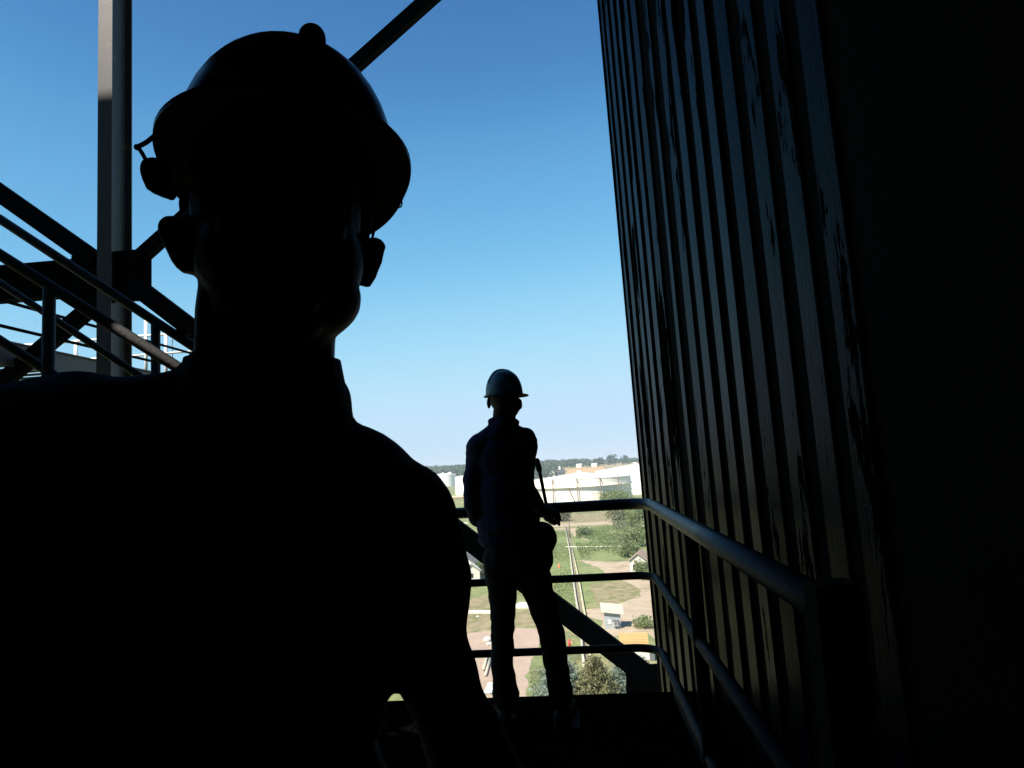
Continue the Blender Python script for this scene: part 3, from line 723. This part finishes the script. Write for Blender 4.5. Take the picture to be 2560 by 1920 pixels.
# valve post, barrel, stones, poles, tarp
red = mat('red_paint', (.55, .045, .035), .5, 0, .1, 3)
brass = mat('ochre_paint', (.35, .26, .10), .5, 0, .15, 3)
hb = G(1424, 1620); t = thing('hydrant', hb, 'red hydrant post with an ochre side valve on the grass', 'hydrant'); s_ = math.hypot(hb.x, hb.y)/FPX
MB().pipe([hb, hb+Vector((0, 0, .95))], .17, 12).ell(hb+Vector((0, 0, .95)), (.17, .17, .12)).ell(hb+Vector((0, 0, .06)), (.26, .26, .07)).build('barrel', red, t, True)
MB().pipe([hb+Vector((.1, 0, .6)), hb+Vector((.75, -.05, .55))], .07, 8).build('side_pipe', brass, t, True)
MB().pipe([hb+Vector((.55, -.05, .55)), hb+Vector((.55, -.05, .95))], .04, 8).ell(hb+Vector((.55, -.05, .97)), (.2, .2, .04)).build('hand_wheel', brass, t, True)
ob = G(1398, 1419); t = thing('marker_barrel', ob, 'small orange barrel standing in the green grass', 'barrel')
cyl(MB(), ob, .28, GZ, GZ+.8, 16).build('body', mat('orange_paint', (.62, .16, .05), .6, 0, .1, 2), t, True)
ring(MB(), ob, .28, .30, GZ+.4, GZ+.45, 16).build('hoop', rust, t)
stone = mat('pale_stone', (.68, .66, .58), .8, 0, .12, 3, .3, 10)
def rock(p, r, label, group=None, name='stone'):
    bm = bmesh.new(); bmesh.ops.create_icosphere(bm, subdivisions=2, radius=r)
    for v_ in bm.verts: v_.co *= 1+.35*noise.noise(v_.co*1.7/r+Vector(p)); v_.co.z *= .6; v_.co += Vector(p)
    me_v = [q.co.copy() for q in bm.verts]; me_f = [tuple(x.index for x in f.verts) for f in bm.faces]; bm.free()
    return tag(mk(name, me_v, me_f, stone), label, 'stone', group)
rock(G(1218, 1603, .25), .55, "larger pale stone beside the standing worker's left shin", 'pale stones')
rock(G(1222, 1613, .15), .38, "smaller pale stone just below the larger one by the worker's shin", 'pale stones')
rock(G(1194, 1543, .1), .22, 'small pale stone lying below the low white wall', 'pale stones')
rock(G(1488, 1452, .1), .4, 'white lump lying on the dry ground under the middle rail', 'pale stones')
for i, (a_, b_) in enumerate((((1209, 1678), (1221, 1635)), ((1214, 1692), (1226, 1650)))):
    pa, pb = G(*a_, .2), G(*b_, .2)
    tag(MB().pipe([pa, pb], .16, 10).build('pole', pipe_pale, None, True), ('left pale pole lying on the dirt beside the foreground arm', "right pale pole lying on the dirt against the worker's leg")[i], 'pole', 'poles on the dirt')
tb = G(1225, 1722); bm = MB()
gx = []
for j in range(7):
    for i in range(5): gx.append(tb+Vector(((i-2)*.22, (j-3)*.6, .12+.18*noise.noise((i*.9, j*.7, 3)))))
bm.add(gx, [(j*5+i, j*5+i+1, j*5+i+6, j*5+i+5) for j in range(6) for i in range(4)]).add([p-Vector((0, 0, .05)) for p in gx], [(j*5+i, j*5+i+5, j*5+i+6, j*5+i+1) for j in range(6) for i in range(4)])
tag(bm.build('tarpaulin', mat('pale_tarp', (.62, .66, .58), .6, 0, .08, 2), None, True), 'pale crumpled tarpaulin on the dirt at the platform edge', 'tarpaulin')

# a leaning service pole by the track and a small white gantry at the left
ub = G(1426, 1346); t = thing('utility_pole', ub, 'dark thin utility pole beside the dirt track, left of the green field', 'pole')
MB().pipe([ub-Vector((0, 0, .3)), ub+Vector((-.05, 0, 3)), ub+Vector((-.15, 0, 5.6))], [.13, .11, .08], 8).build('post', bark, t, True)
MB().bar(ub+Vector((-.85, 0, 5.2)), ub+Vector((.6, 0, 5.25)), .1, .12).build('crossarm', bark, t)
wb = G(1164, 1334); t = thing('white_gantry', wb, 'small white gantry post left of the standing worker, beside the brown hut', 'gantry')
MB().pipe([wb, wb+Vector((0, 0, 3.6))], .16, 8).build('post', wall_white, t, True)
MB().bar(wb+Vector((-1.3, 0, 3.7)), wb+Vector((1.0, 0, 3.7)), .35, .4).build('beam', wall_white, t)

# nearer vegetation
conifer(G(1412, 1855), 6.9, 3.1, 'blue-green conifer at the bottom, left of the olive one', g_blue, 'conifers below the platform', 17, .18, 14)
conifer(G(1498, 1862), 6.9, 2.7, 'olive-brown conifer at the bottom, between two blue-green ones', g_brown, 'conifers below the platform', 17, .18, 14)
conifer(G(1575, 1845), 6.3, 2.6, 'blue-green conifer at the bottom, right of the olive one', g_blue, 'conifers below the platform', 17, .18, 14)
conifer(G(1606, 1722), 2.9, 1.7, 'grey-green conifer seen through the gap under the lowest rail bend', g_blue, 'conifers below the platform', 12, .13, 9)
broad_tree(G(1411, 1303), 4.6, 2.4, 'small yellowish bush beside the salmon pipes', g_olive, 'bush', None, 40, 60, .3, 0)
broad_tree(G(1548, 1304), 5.6, 4.2, 'loose grey-green tree at the right of the embankment', g_olive, nc=40, nl=34, ls=.34, low=.05)
broad_tree(G(1600, 1322), 7.5, 4.2, 'tall green tree touching the dark wall edge', g_bright, nc=42, nl=36, ls=.36, low=.1)
broad_tree(G(1540, 1262), 6.5, 8.0, 'rounded yellow-green tree in front of the beige tank', g_bright, nc=60, nl=80, ls=.4, low=.05)
broad_tree(G(1592, 1366), 5.5, 3.8, 'leafy bush behind the white gabled hut', g_bright, 'bush', None, 38, 36, .3, 0)
broad_tree(G(1574, 1392), 3.2, 2.6, 'low weedy bush left of the gabled hut', g_bright, 'bush', None, 35, 50, .22, 0)
broad_tree(G(1611, 1448), 3.6, 1.8, 'green bush in front of the gabled hut at the wall edge', g_bright, 'bush', None, 35, 50, .2, 0)
broad_tree(G(1463, 1340), 2.3, 3.0, 'dark green bush beside the dirt track', g_dark, 'bush', None, 30, 40, .22, 0)
broad_tree(G(1614, 1568), 1.3, 1.7, 'low green bush right of the kiosk', g_bright, 'bush', None, 30, 40, .14, 0)
broad_tree(G(1205, 1440), 3.4, 1.7, 'dark bush behind the white gabled hut between the workers', g_dark, 'bush', None, 30, 40, .2, 0)
# tall weeds over the field: uncountable
def weeds(poly, n, size, m, name, label):
    P_ = [G(*p) for p in poly]; xs = [p.x for p in P_]; ys = [p.y for p in P_]; pts = []
    def inside(x, y):
        c_ = False; j = len(P_)-1
        for i in range(len(P_)):
            if (P_[i].y > y) != (P_[j].y > y) and x < (P_[j].x-P_[i].x)*(y-P_[i].y)/(P_[j].y-P_[i].y)+P_[i].x: c_ = not c_
            j = i
        return c_
    while len(pts) < n:
        x, y = rng.uniform(min(xs), max(xs)), rng.uniform(min(ys), max(ys))
        if inside(x, y) and noise.noise((x*.09, y*.05, 2))+rng.uniform(-.4, .4) > -.05: pts.append((x, y, GZ+rng.uniform(.05, size*1.6)))
    tag(leaf_obj(name, pts, size, m, None, -.2, .3), label, name.replace('_', ' '), kind='stuff')
weeds([(1440, 1322), (1600, 1315), (1600, 1398), (1452, 1398), (1440, 1365)], 9000, .34, g_bright, 'tall_weeds', 'tall green weeds over the field left of the trees')
weeds([(1375, 1330), (1425, 1330), (1436, 1470), (1440, 1560), (1400, 1560), (1380, 1440)], 4000, .2, g_bright, 'meadow_grass', 'short grass left of the two pipes')
weeds([(1530, 1300), (1600, 1296), (1600, 1400), (1560, 1390), (1540, 1340)], 5000, .45, g_olive, 'scrub', 'mixed scrub around the trees at the wall edge')
weeds([(1400, 1640), (1560, 1640), (1560, 1740), (1330, 1740), (1325, 1680)], 5000, .1, g_olive, 'rough_grass', 'rough olive grass around the conifers')

# ================================================================== PEOPLE
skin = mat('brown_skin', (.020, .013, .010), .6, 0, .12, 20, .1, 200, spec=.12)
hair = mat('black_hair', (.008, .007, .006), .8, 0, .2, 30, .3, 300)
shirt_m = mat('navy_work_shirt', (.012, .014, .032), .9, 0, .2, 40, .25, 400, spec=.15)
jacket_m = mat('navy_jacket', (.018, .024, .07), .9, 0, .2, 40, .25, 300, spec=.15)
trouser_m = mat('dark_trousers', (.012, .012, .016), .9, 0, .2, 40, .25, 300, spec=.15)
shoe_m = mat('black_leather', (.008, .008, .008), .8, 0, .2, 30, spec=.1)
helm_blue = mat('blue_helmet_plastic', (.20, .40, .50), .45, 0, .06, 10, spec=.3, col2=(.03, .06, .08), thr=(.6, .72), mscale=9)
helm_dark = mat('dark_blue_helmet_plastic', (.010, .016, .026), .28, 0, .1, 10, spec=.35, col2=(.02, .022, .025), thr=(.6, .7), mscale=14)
brim_shade_m = mat('matt_black_brim_shade', (.004, .004, .004), .95, 0, .2, 20, spec=.05)  # black that stands in for shade under helmet brims
strap_m = mat('black_webbing', (.008, .008, .009), .9, 0, .2, 60, spec=.1)
white_eye = mat('eye_white', (.5, .48, .45), .2, 0, .02, 10); iris = mat('iris', (.02, .012, .008), .2, 0, .1, 10)

def helmet(parent, c, M, a, b, h, m, brim_side=.014, brim_front=.045, brim_back=.016, ridge=True, droop=.10):
    """c centre of the brim plane, M 3x3 (columns right, front, up); a,b half width/length of the shell, h its height"""
    root_v, f = [], []; n, r_ = 48, 14
    def P(x, y, z): return c+M @ Vector((x, y, z))
    for j in range(r_+1):
        s = 1-j/r_; s = math.sin(s*math.pi/2)
        z = h*(max(0, 1-s**2.4))**(1/2.2)
        for k in range(n):
            t_ = 2*math.pi*k/n; root_v.append(P(a*s*math.cos(t_), b*s*math.sin(t_), z))
    for j in range(r_):
        for k in range(n): f.append((j*n+k, j*n+(k+1) % n, (j+1)*n+(k+1) % n, (j+1)*n+k))
    nv = len(root_v)
    inn = [c+(p-c)*.965 for p in root_v]; f += [tuple(q+nv for q in g[::-1]) for g in f]
    f += [(k, nv+k, nv+(k+1) % n, (k+1) % n) for k in range(n)]
    sh = mk('helmet_shell', root_v+inn, f, m, parent, True)
    # brim: all round, long peak in front
    v, f = [], []; n = 72; rows = 6
    for side in (0, 1):
        for j in range(rows+1):
            q = j/rows
            for k in range(n):
                t_ = 2*math.pi*k/n; fr = max(0, math.sin(t_))**1.6; bk = max(0, -math.sin(t_))**2
                wd = brim_side+(brim_front-brim_side)*fr+(brim_back-brim_side)*bk
                x = (a*.985+wd*q)*math.cos(t_); y = (b*.985+wd*q)*math.sin(t_)
                z = .002-droop*wd*q*q*2-(.0035 if side else 0)
                v.append(P(x, y, z))
    R_ = (rows+1)*n
    for j in range(rows):
        for k in range(n):
            g = (j*n+k, j*n+(k+1) % n, (j+1)*n+(k+1) % n, (j+1)*n+k); f.append(g[::-1]); f.append(tuple(i+R_ for i in g))
    for k in range(n):
        f.append((rows*n+k, rows*n+(k+1) % n, R_+rows*n+(k+1) % n, R_+rows*n+k)); f.append((k, R_+k, R_+(k+1) % n, (k+1) % n))
    mk('helmet_brim', v, f, m, sh, True)
    ln = [p-M @ Vector((0, 0, .0012)) for p in v[R_:]]
    for k in range(n): ln[k] = c+(ln[k]-c)*.88
    mk('brim_shade', ln, [tuple(reversed(g)) for g in [(j*n+k, j*n+(k+1) % n, (j+1)*n+(k+1) % n, (j+1)*n+k) for j in range(rows) for k in range(n)]], brim_shade_m, sh, True)  # black sheet added under the brim, its colour replacing shade
    return sh, P

def hand(mb, wrist, palm_dir, nrm, size=1.0, curl=(.9, 1.0, .8), thumb_side=1):
    """palm, four unequal bent fingers and a thumb; nrm points out of the palm"""
    d = Vector(palm_dir).normalized(); n_ = Vector(nrm); n_ = (n_-d*n_.dot(d)).normalized(); s = d.cross(n_)*thumb_side
    Wp = Vector(wrist); S = size
    for k in (-1.2, -.4, .4, 1.2):
        mb.cone(Wp+s*(k*.014*S), .015*S, Wp+d*(.082*S)+s*(k*.018*S), .0125*S, 10, 4)
    for k, L in ((1.25, .92), (.42, 1.03), (-.42, .98), (-1.25, .78)):
        p = Wp+d*(.085*S)+s*(k*.0185*S); ang = 0
        for seg, cl in zip((.042, .027, .021), curl):
            ang += cl; q = p+(d*math.cos(ang)+n_*math.sin(ang))*(seg*L*S); mb.cone(p, .0098*S, q, .0088*S, 10, 4); p = q
    p = Wp+d*(.018*S)+s*(.022*S); q = p+(d*.55+s*.75+n_*.35).normalized()*(.042*S); mb.cone(p, .013*S, q, .011*S, 10, 4)
    r = q+(d*.75+s*.05+n_*.65).normalized()*(.034*S); mb.cone(q, .0105*S, r, .0095*S, 10, 4)
    r2 = r+(d*.6-s*.3+n_*.75).normalized()*(.024*S); mb.cone(r, .0095*S, r2, .0085*S, 10, 4)

def cloth(amp, sx=9, sz=22):
    return lambda p: amp*(noise.noise((p.x*sx, p.y*sx, p.z*sz))+.5*noise.noise((p.x*sx*2.3+5, p.y*sx*2.3, p.z*sz*1.9)))

# ------------------------------------------------------------------ worker standing at the railing, back to the camera
FY = 3.70
def B(px, py, dy=0): return at_y(px, py, FY+dy)
K = (B(1300, 1300)-B(1200, 1300)).length/100        # metres per photo pixel at his distance
base = B(1325, 1600); base.z = 0
man = thing('person', (base.x, FY, 0), 'person in blue hard hat and dark work clothes standing at the railing, back to camera', 'person')
# body
bd = MB()
bd.ell(B(1262, 990), (36*K, .095, 50*K)).ell(B(1268, 1012, .02), (33*K, .075, 38*K)).cone(B(1262, 1022), 29*K, B(1258, 1078), 30*K)
bd.ell(B(1222, 1008, .01), (5*K, .016, 15*K), rotz(.5)).ell(B(1301, 1010, .02), (4*K, .016, 14*K), rotz(-.5))
bd.ell(B(1284, 1006, .088), (.012, .022, .02))
bd.ell(B(1255, 1140), (.14, .09, .14)).ell(B(1265, 1260), (.13, .085, .20)).ell(B(1288, 1390), (.15, .09, .11))
RA = [B(1313, 1108), B(1311, 1212, -.02), B(1350, 1276, .20)]; LA = [B(1200, 1122), B(1180, 1262, -.02), B(1215, 1290, .24)]
for A_ in (RA, LA):
    bd.cone(A_[0], .05, A_[1], .036).cone(A_[1], .036, A_[2], .026)
for hp in ((B(1250, 1420), B(1258, 1570, .0), B(1264, 1745)), (B(1330, 1430), B(1374, 1572, .0), B(1402, 1745))):
    bd.cone(hp[0], .07, hp[1], .04).cone(hp[1], .04, hp[2], .036).cone(hp[2], .038, Vector((hp[2].x, FY+.10, .05)), .035)
hand(bd, RA[2]+Vector((.008, .02, -.004)), Vector((.62, .55, -.12)), Vector((.2, .35, -.9)), 1.12, (1.1, 1.3, .9), -1)
bd.ell(B(1373, 1286, .24), (19*K, .038, 21*K))
hand(bd, LA[2]+Vector((.005, .01, 0)), Vector((.4, .75, .05)), Vector((.0, .3, -.95)), 1.0, (.7, 1.0, .8), 1)
bd.union('body', skin, man, .0055, 3)
# hair at the nape
MB().ell(B(1260, 1002, -.022), (35*K, .082, 30*K)).union('hair', hair, man, .006, 2)
# jacket
jk = MB()
jk.ell(B(1254, 1150), (66*K, .122, 74*K)).ell(B(1262, 1235), (72*K, .125, 100*K)).ell(B(1272, 1315), (80*K, .13, 62*K))
jk.cone(B(1250, 1100), 46*K, B(1262, 1068), 34*K).cone(B(1205, 1122), 38*K, B(1240, 1092), 36*K).cone(B(1308, 1104), 34*K, B(1268, 1088), 34*K)
jk.ell(B(1203, 1128), (40*K, .09, 46*K)).ell(B(1312, 1110), (33*K, .085, 42*K))
jk.cone(B(1205, 1125), 37*K, B(1185, 1200, -.01), 28*K).cone(B(1185, 1200, -.01), 28*K, B(1184, 1262, -.02), 25*K).cone(B(1184, 1262, -.02), 25*K, B(1212, 1288, .20), 19*K)
jk.cone(B(1186, 1270, -.02), 22*K, B(1196, 1296, .03), 22*K)
jk.cone(B(1313, 1110), 31*K, B(1310, 1180, -.01), 26*K).cone(B(1310, 1180, -.01), 26*K, B(1314, 1222, -.02), 24*K).cone(B(1314, 1222, -.02), 25*K, B(1350, 1275, .17), 19*K)
jk.cone(B(1232, 1055, -.01), 12*K, B(1262, 1050, -.04), 14*K).cone(B(1262, 1050, -.04), 14*K, B(1288, 1058, -.0), 10*K)
jk.ell(B(1280, 1345), (86*K, .125, 34*K))
jk.union('jacket', jacket_m, man, .006, 5, cloth(.006))
tr_ = MB()
tr_.ell(B(1290, 1395), (82*K, .12, 62*K)).cone(B(1252, 1420), 43*K, B(1256, 1500), 33*K).cone(B(1256, 1500), 33*K, B(1257, 1575, .01), 28.5*K).cone(B(1257, 1575, .01), 28.5*K, B(1256, 1660, -.01), 27*K).cone(B(1256, 1660, -.01), 27*K, B(1265, 1745), 32*K)
tr_.cone(B(1330, 1425), 44*K, B(1355, 1505), 36*K).cone(B(1355, 1505), 36*K, B(1378, 1580, .01), 33*K).cone(B(1378, 1580, .01), 32*K, B(1389, 1650, -.01), 30*K).cone(B(1389, 1650, -.01), 30*K, B(1403, 1745), 29*K)
tr_.ell(B(1345, 1385), (38*K, .10, 60*K))
tr_.union('trousers', trouser_m, man, .006, 4, cloth(.0075, 11, 15))
for px, dx in ((1264, -.03), (1404, .04)):
    a = B(px, 1745); a.z = .045
    MB().ell(a+Vector((0, -.05, .0)), (.045, .06, .045)).cone(a+Vector((0, .0, .005)), .047, a+Vector((dx, .17, -.008)), .036).box((a.x-.045, FY-.1, .001), (a.x+.045+dx, FY+.2, .02), None, .008).union('shoe', shoe_m, man, .006, 3)
hx = (B(1315, 983)-B(1208, 991)).normalized(); hz = Vector((0, .0, 1)); 
ang = R(-52)   # head turned to the right: the peak points right and away
hm_up = (Vector((0, 0, 1))-hx*hx.z).normalized(); e1 = hx; e2 = hm_up.cross(e1)
Mh = Matrix((e1*math.cos(ang)+e2*math.sin(ang), e2*math.cos(ang)-e1*math.sin(ang), hm_up)).transposed()
sh, P = helmet(man, B(1261, 988), Mh, 43*K, 49*K, 64*K, helm_blue, .012, .035, .013)
rv = [P(0, 49*K*.97*math.cos(t_), 64*K*1.0*(max(0, 1-abs(math.cos(t_))**2.4))**(1/2.2)+.001) for t_ in [math.pi*(.12+.76*i/16) for i in range(17)]]
MB().pipe(rv, .007, 8).build('crest_ridge', helm_blue, sh, True)

# bag slung at his right hip, strap over the back
t = thing('shoulder_bag', B(1372, 1345), "black shoulder bag hanging at the standing worker's right hip, strap across the back", 'bag')
MB().ell(B(1356, 1345, -.02), (36*K, .075, 40*K)).ell(B(1350, 1365, -.02), (36*K, .07, 28*K)).union('pouch', strap_m, t, .005, 4, cloth(.004))
sp = [B(1296, 1072, -.105), B(1286, 1110, -.145), B(1280, 1170, -.160), B(1288, 1240, -.158), B(1315, 1300, -.135), B(1345, 1325, -.08)]
mb = MB()
for i in range(len(sp)-1): mb.bar(sp[i], sp[i+1]+(sp[i+1]-sp[i])*.1, .045, .006, (0, -1, .2), .001)
mb.build('strap', strap_m, t)
MB().box((-.02, -.004, -.015), (.02, .004, .015), Matrix.Translation(B(1283, 1212, -.170))).build('buckle', mat('buckle_steel', (.35, .35, .36), .25, .9, .05, 10), t)
# rod held upright in his right hand
t = thing('rod', B(1366, 1262, .2), "thin dark rod with a thicker tip held upright in the standing worker's right hand", 'rod')
r0, r1, r2 = B(1371, 1288, .26), B(1349, 1178, .22), B(1341, 1146, .21)
MB().pipe([r0, r1], .0098, 10).build('shaft', strap_m, t, True)
MB().pipe([r1, r1.lerp(r2, .15), r2.lerp(r1, .1), r2], [.0145, .0165, .0145, .008], 10).build('tip', strap_m, t, True)

# ------------------------------------------------------------------ the worker taking the picture
D0 = .60
hd = ray(690, 1160); hd.z = 0; hd.normalize(); hu = Vector((hd.y, -hd.x, 0)); MP = Vector((0, 0, 0))+hd*D0
def Fp(px, py, v=0.0):
    """photo pixel to the vertical plane through the man, v metres nearer the camera"""
    d = ray(px, py); k_ = (D0-v)/d.dot(hd); return CAM+d*k_
def Fl(u, v, z): return MP+hu*u-hd*v+Vector((0, 0, z))
q_ = (Fp(800, 600)-Fp(700, 600)).length/100       # metres per pixel near his head
FM3 = Matrix((hu, -hd, Vector((0, 0, 1)))).transposed()
me_ = thing('person', (MP.x, MP.y, 0), 'person in dark hard hat close to the camera, head and shoulders in black silhouette', 'person')
bd = MB()
tilt = Matrix.Rotation(R(5), 3, hd)
bd.ell(Fp(695, 545), (212*q_, .096, 205*q_), FM3).ell(Fp(703, 660, .02), (203*q_, .082, 150*q_), FM3).ell(Fp(720, 748, .028), (178*q_, .062, 116*q_), FM3)
bd.ell(Fp(720, 800, .055), (85*q_, .03, 60*q_), FM3)
bd.ell(Fp(722, 668, .098), (.015, .016, .011), FM3).cone(Fp(714, 600, .088), .007, Fp(722, 660, .104), .009)    # nose
bd.ell(Fp(640, 560, .085), (.028, .018, .010), FM3).ell(Fp(775, 572, .085), (.028, .018, .010), FM3)           # brows
bd.ell(Fp(726, 738, .088), (.026, .014, .008), FM3).ell(Fp(727, 756, .086), (.022, .013, .008), FM3)           # lips
bd.cone(Fp(670, 770), 171*q_, Fp(662, 960, -.02), 174*q_)
# ears: rim, bowl and lobe
for pts in (((432, 572, 34), (425, 568, 31), (441, 610, 30), (452, 640, 27), (464, 664, 25)), ((936, 618, 29), (940, 616, 28), (932, 650, 27), (924, 675, 25), (916, 700, 23))):
    for i in range(len(pts)-1):
        a, b = pts[i], pts[i+1]; bd.cone(Fp(a[0], a[1], -.008), a[2]*q_, Fp(b[0], b[1], -.004), b[2]*q_, 14, 5)
bd.cone(Fp(468, 560, 0), 25*q_, Fp(480, 660, .0), 25*q_).cone(Fp(905, 610, 0), 20*q_, Fp(900, 690, 0), 20*q_)
# torso, arms
bd.cone(Fp(650, 980, -.02), .055, Fp(560, 1450, -.03), .08).ell(Fp(530, 1480, -.02), (.125, .075, .12), FM3)
LS, RS = Fp(993, 1290, -.02), Fp(185, 1100, -.01)
LE = Fl(.172, -.035, 1.0); LW = Fl(.19, .06, .78)
RE = Fl(-.335, .27, 1.215); RW = CAM-rt*.085-up*.075-fw*.02
for A_ in ((LS, LE, LW), (RS, RE, RW)):
    if A_[0] is RS: bd.cone(A_[0], .043, A_[1], .034)
    else: bd.cone(A_[0], .042, Fp(1022, 1460, -.02), .038).cone(Fp(1022, 1460, -.02), .038, Fp(1110, 1740, -.03), .030).cone(Fp(1110, 1740, -.03), .030, A_[1], .032)
    bd.cone(A_[1], .032, A_[2], .025)
bd.cone(Fl(-.06, -.02, 1.0), .11, Fl(-.06, -.02, .82), .12)
for s in (-1, 1):
    hp = Fl(-.06+s*.085, -.02, .82); kn = Fl(-.06+s*.11, .0, .45); an = Fl(-.06+s*.12, -.03, .09)
    bd.cone(hp, .08, kn, .052).cone(kn, .052, an, .037)
hand(bd, LW, (Fl(.195, .10, .58)-LW), -hu, 1.0, (.35, .5, .4), 1)
hand(bd, RW+up*.012+rt*.004, up*.92+rt*.38-fw*.05, rt*.55+fw*.75-up*.1, .95, (.5, .75, .55), -1)
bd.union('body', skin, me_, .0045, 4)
for px, py in ((652, 592), (778, 604)):
    e_ = MB().ell(Fp(px, py, .083), (.0115, .0115, .0115)).build('eye', white_eye, me_, True)
    MB().ell(Fp(px, py, .0925), (.005, .004, .005)).build('iris', iris, e_, True)
MB().ell(Fp(697, 520, -.012), (216*q_, .098, 190*q_), FM3).cone(Fp(470, 505, -.015), 26*q_, Fp(474, 560, -.012), 20*q_).cone(Fp(908, 545, -.015), 26*q_, Fp(908, 600, -.012), 20*q_).union('hair', hair, me_, .005, 3)
# shirt with stand-up collar
sh_ = MB()
sh_.cone(Fp(650, 1050, -.02), .074, Fp(620, 1250, -.03), .095)
sh_.cone(Fp(760, 1110, -.03), 108*q_, Fp(985, 1282, -.02), 158*q_).cone(Fp(640, 1110, -.03), 130*q_, Fp(905, 1210, -.03), 150*q_)
sh_.cone(Fp(560, 1080, -.02), 130*q_, Fp(200, 1100, -.01), 150*q_).cone(Fp(480, 1030, -.02), 105*q_, Fp(330, 1060, -.02), 120*q_)
sh_.ell(Fp(545, 1400, -.02), (.150, .092, .125), FM3).ell(Fp(490, 1600, -.02), (.161, .10, .16), FM3).ell(Fl(-.06, -.02, 1.0), (.155, .105, .16), FM3).ell(Fl(-.06, -.02, .88), (.165, .115, .12), FM3)
sh_.cone(LS, 160*q_, Fp(1034, 1455, -.02), 156*q_).cone(Fp(1034, 1455, -.02), 156*q_, Fp(1062, 1600, -.025), 124*q_).cone(Fp(1062, 1600, -.025), 124*q_, Fp(1116, 1740, -.03), 104*q_).cone(Fp(1116, 1740, -.03), 104*q_, LE, .040).cone(LE, .045, LW+Vector((0, 0, .03)), .036)
sh_.cone(RS, .055, RE, .048).cone(RE, .047, RE.lerp(RW, .78), .036)
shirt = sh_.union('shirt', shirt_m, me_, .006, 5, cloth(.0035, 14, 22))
# collar: a band standing round the neck, open in front
v, f = [], []; n = 30
cc = Fp(652, 985, -.012); rx, ry = 219*q_, .082
for ring_ in range(4):
    for i in range(n+1):
        ph = R(26)+R(308)*i/n                # measured from the front; the gap faces the camera
        out = (0, 0, .004, .004)[ring_]; topr = ring_ in (1, 2)
        fx, fy = math.sin(ph), math.cos(ph); fl_ = (.76 if fx < 0 else .86) if topr else 1.0
        z_ = (.026+.012*(.5-.5*fy)+(-.002 if fx < 0 else -.006)*abs(fx)) if topr else -.036
        v.append(cc+hu*((rx*fl_+out)*fx)-hd*((ry*fl_+out)*fy)+Vector((0, 0, z_)))
for r_ in range(4):
    for i in range(n): f.append((r_*(n+1)+i, r_*(n+1)+i+1, ((r_+1) % 4)*(n+1)+i+1, ((r_+1) % 4)*(n+1)+i))
f += [tuple(r_*(n+1) for r_ in range(4)), tuple(r_*(n+1)+n for r_ in range(4))[::-1]]
mk('collar', v, f, shirt_m, shirt, True)
tr_ = MB(); tr_.cone(Fl(-.06, -.02, .88), .135, Fl(-.06, -.02, .80), .14)
for s in (-1, 1):
    hp = Fl(-.06+s*.085, -.02, .80); kn = Fl(-.06+s*.11, .0, .45); an = Fl(-.06+s*.12, -.03, .12)
    tr_.cone(hp, .10, kn, .075).cone(kn, .075, an, .065)
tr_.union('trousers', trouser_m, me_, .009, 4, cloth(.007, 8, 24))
for s in (-1, 1):
    a = Fl(-.06+s*.12, -.03, .045); b = Fl(-.06+s*.14, .14, .036)
    MB().cone(a, .046, b, .038).union('shoe', shoe_m, me_, .007, 3)
# hard hat seen from below
AL, RHO, YWH = R(.9), R(4.1), R(.3)
M_ = FM3 @ Matrix.Rotation(RHO, 3, 'Y') @ Matrix.Rotation(AL, 3, 'X') @ Matrix.Rotation(YWH, 3, 'Z')
HC = Fp(720, 450)
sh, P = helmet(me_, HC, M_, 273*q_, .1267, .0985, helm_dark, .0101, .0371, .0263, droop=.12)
MB().pipe([P(.0125, .1267*.98*math.cos(t_), .0960*(max(0, 1-abs(math.cos(t_))**2.4))**(1/2.2)+.002) for t_ in [math.pi*(.2+.6*i/14) for i in range(15)]], 0.0098, 28).build('crest_ridge', helm_dark, sh, True)
# folded ear protector on the left of the picture and a small strap ring on the right
MB().pipe([Fp(386, 340, .0), Fp(366, 356, .0), Fp(345, 367, .0)], 6*q_, 8).pipe([Fp(345, 367), Fp(356, 384), Fp(366, 402)], 5.5*q_, 8).build('ear_protector_arm', strap_m, sh, True)
MB().ell(Fp(343, 368), (8*q_, 8*q_, 8*q_)).build('ear_protector_hinge', strap_m, sh, True)
MB().cone(Fp(385, 425, -.005), 34*q_, Fp(398, 448, -.005), 36*q_).cone(Fp(384, 462, -.005), 20*q_, Fp(428, 486, -.005), 17*q_).union('ear_protector_cup', strap_m, sh, .003, 3, cloth(.0015, 60, 60))
MB().pipe([Fp(997+8*math.cos(a), 508-11*math.sin(a), 0) for a in [2*math.pi*i/18 for i in range(19)]], 2.2*q_, 8).build('strap_ring', strap_m, sh, True)
MB().pipe([Fp(938, 566, -.01), Fp(932, 590, -.01), Fp(915, 640, -.005)], 4*q_, 8).build('chin_strap', strap_m, sh, True)

# the phone in his raised hand
t = thing('phone', CAM-fw*.01, 'black phone held out at arm length by the foreground worker, out of frame', 'phone')
PM = mw.copy()
MB().box((-.072, -.034, .006), (.072, .034, .0135), PM, .002).build('case', strap_m, t)

# ================================================================== the air: thin even haze round everything
hz = MB().box((-9300, -9300, GZ-1.6), (9300, 9300, 26)).build('haze', None)
hm = bpy.data.materials.new('haze_air'); hm.use_nodes = True; hn = hm.node_tree
hn.nodes.remove(hn.nodes['Principled BSDF']); pv = hn.nodes.new('ShaderNodeVolumePrincipled')
pv.inputs['Color'].default_value = (.80, .90, 1, 1); pv.inputs['Density'].default_value = .00021; pv.inputs['Anisotropy'].default_value = 0
hn.links.new(pv.outputs[0], hn.nodes['Material Output'].inputs['Volume']); hz.data.materials.append(hm)
tag(hz, 'pale haze in the air over the land', 'haze', kind='stuff')
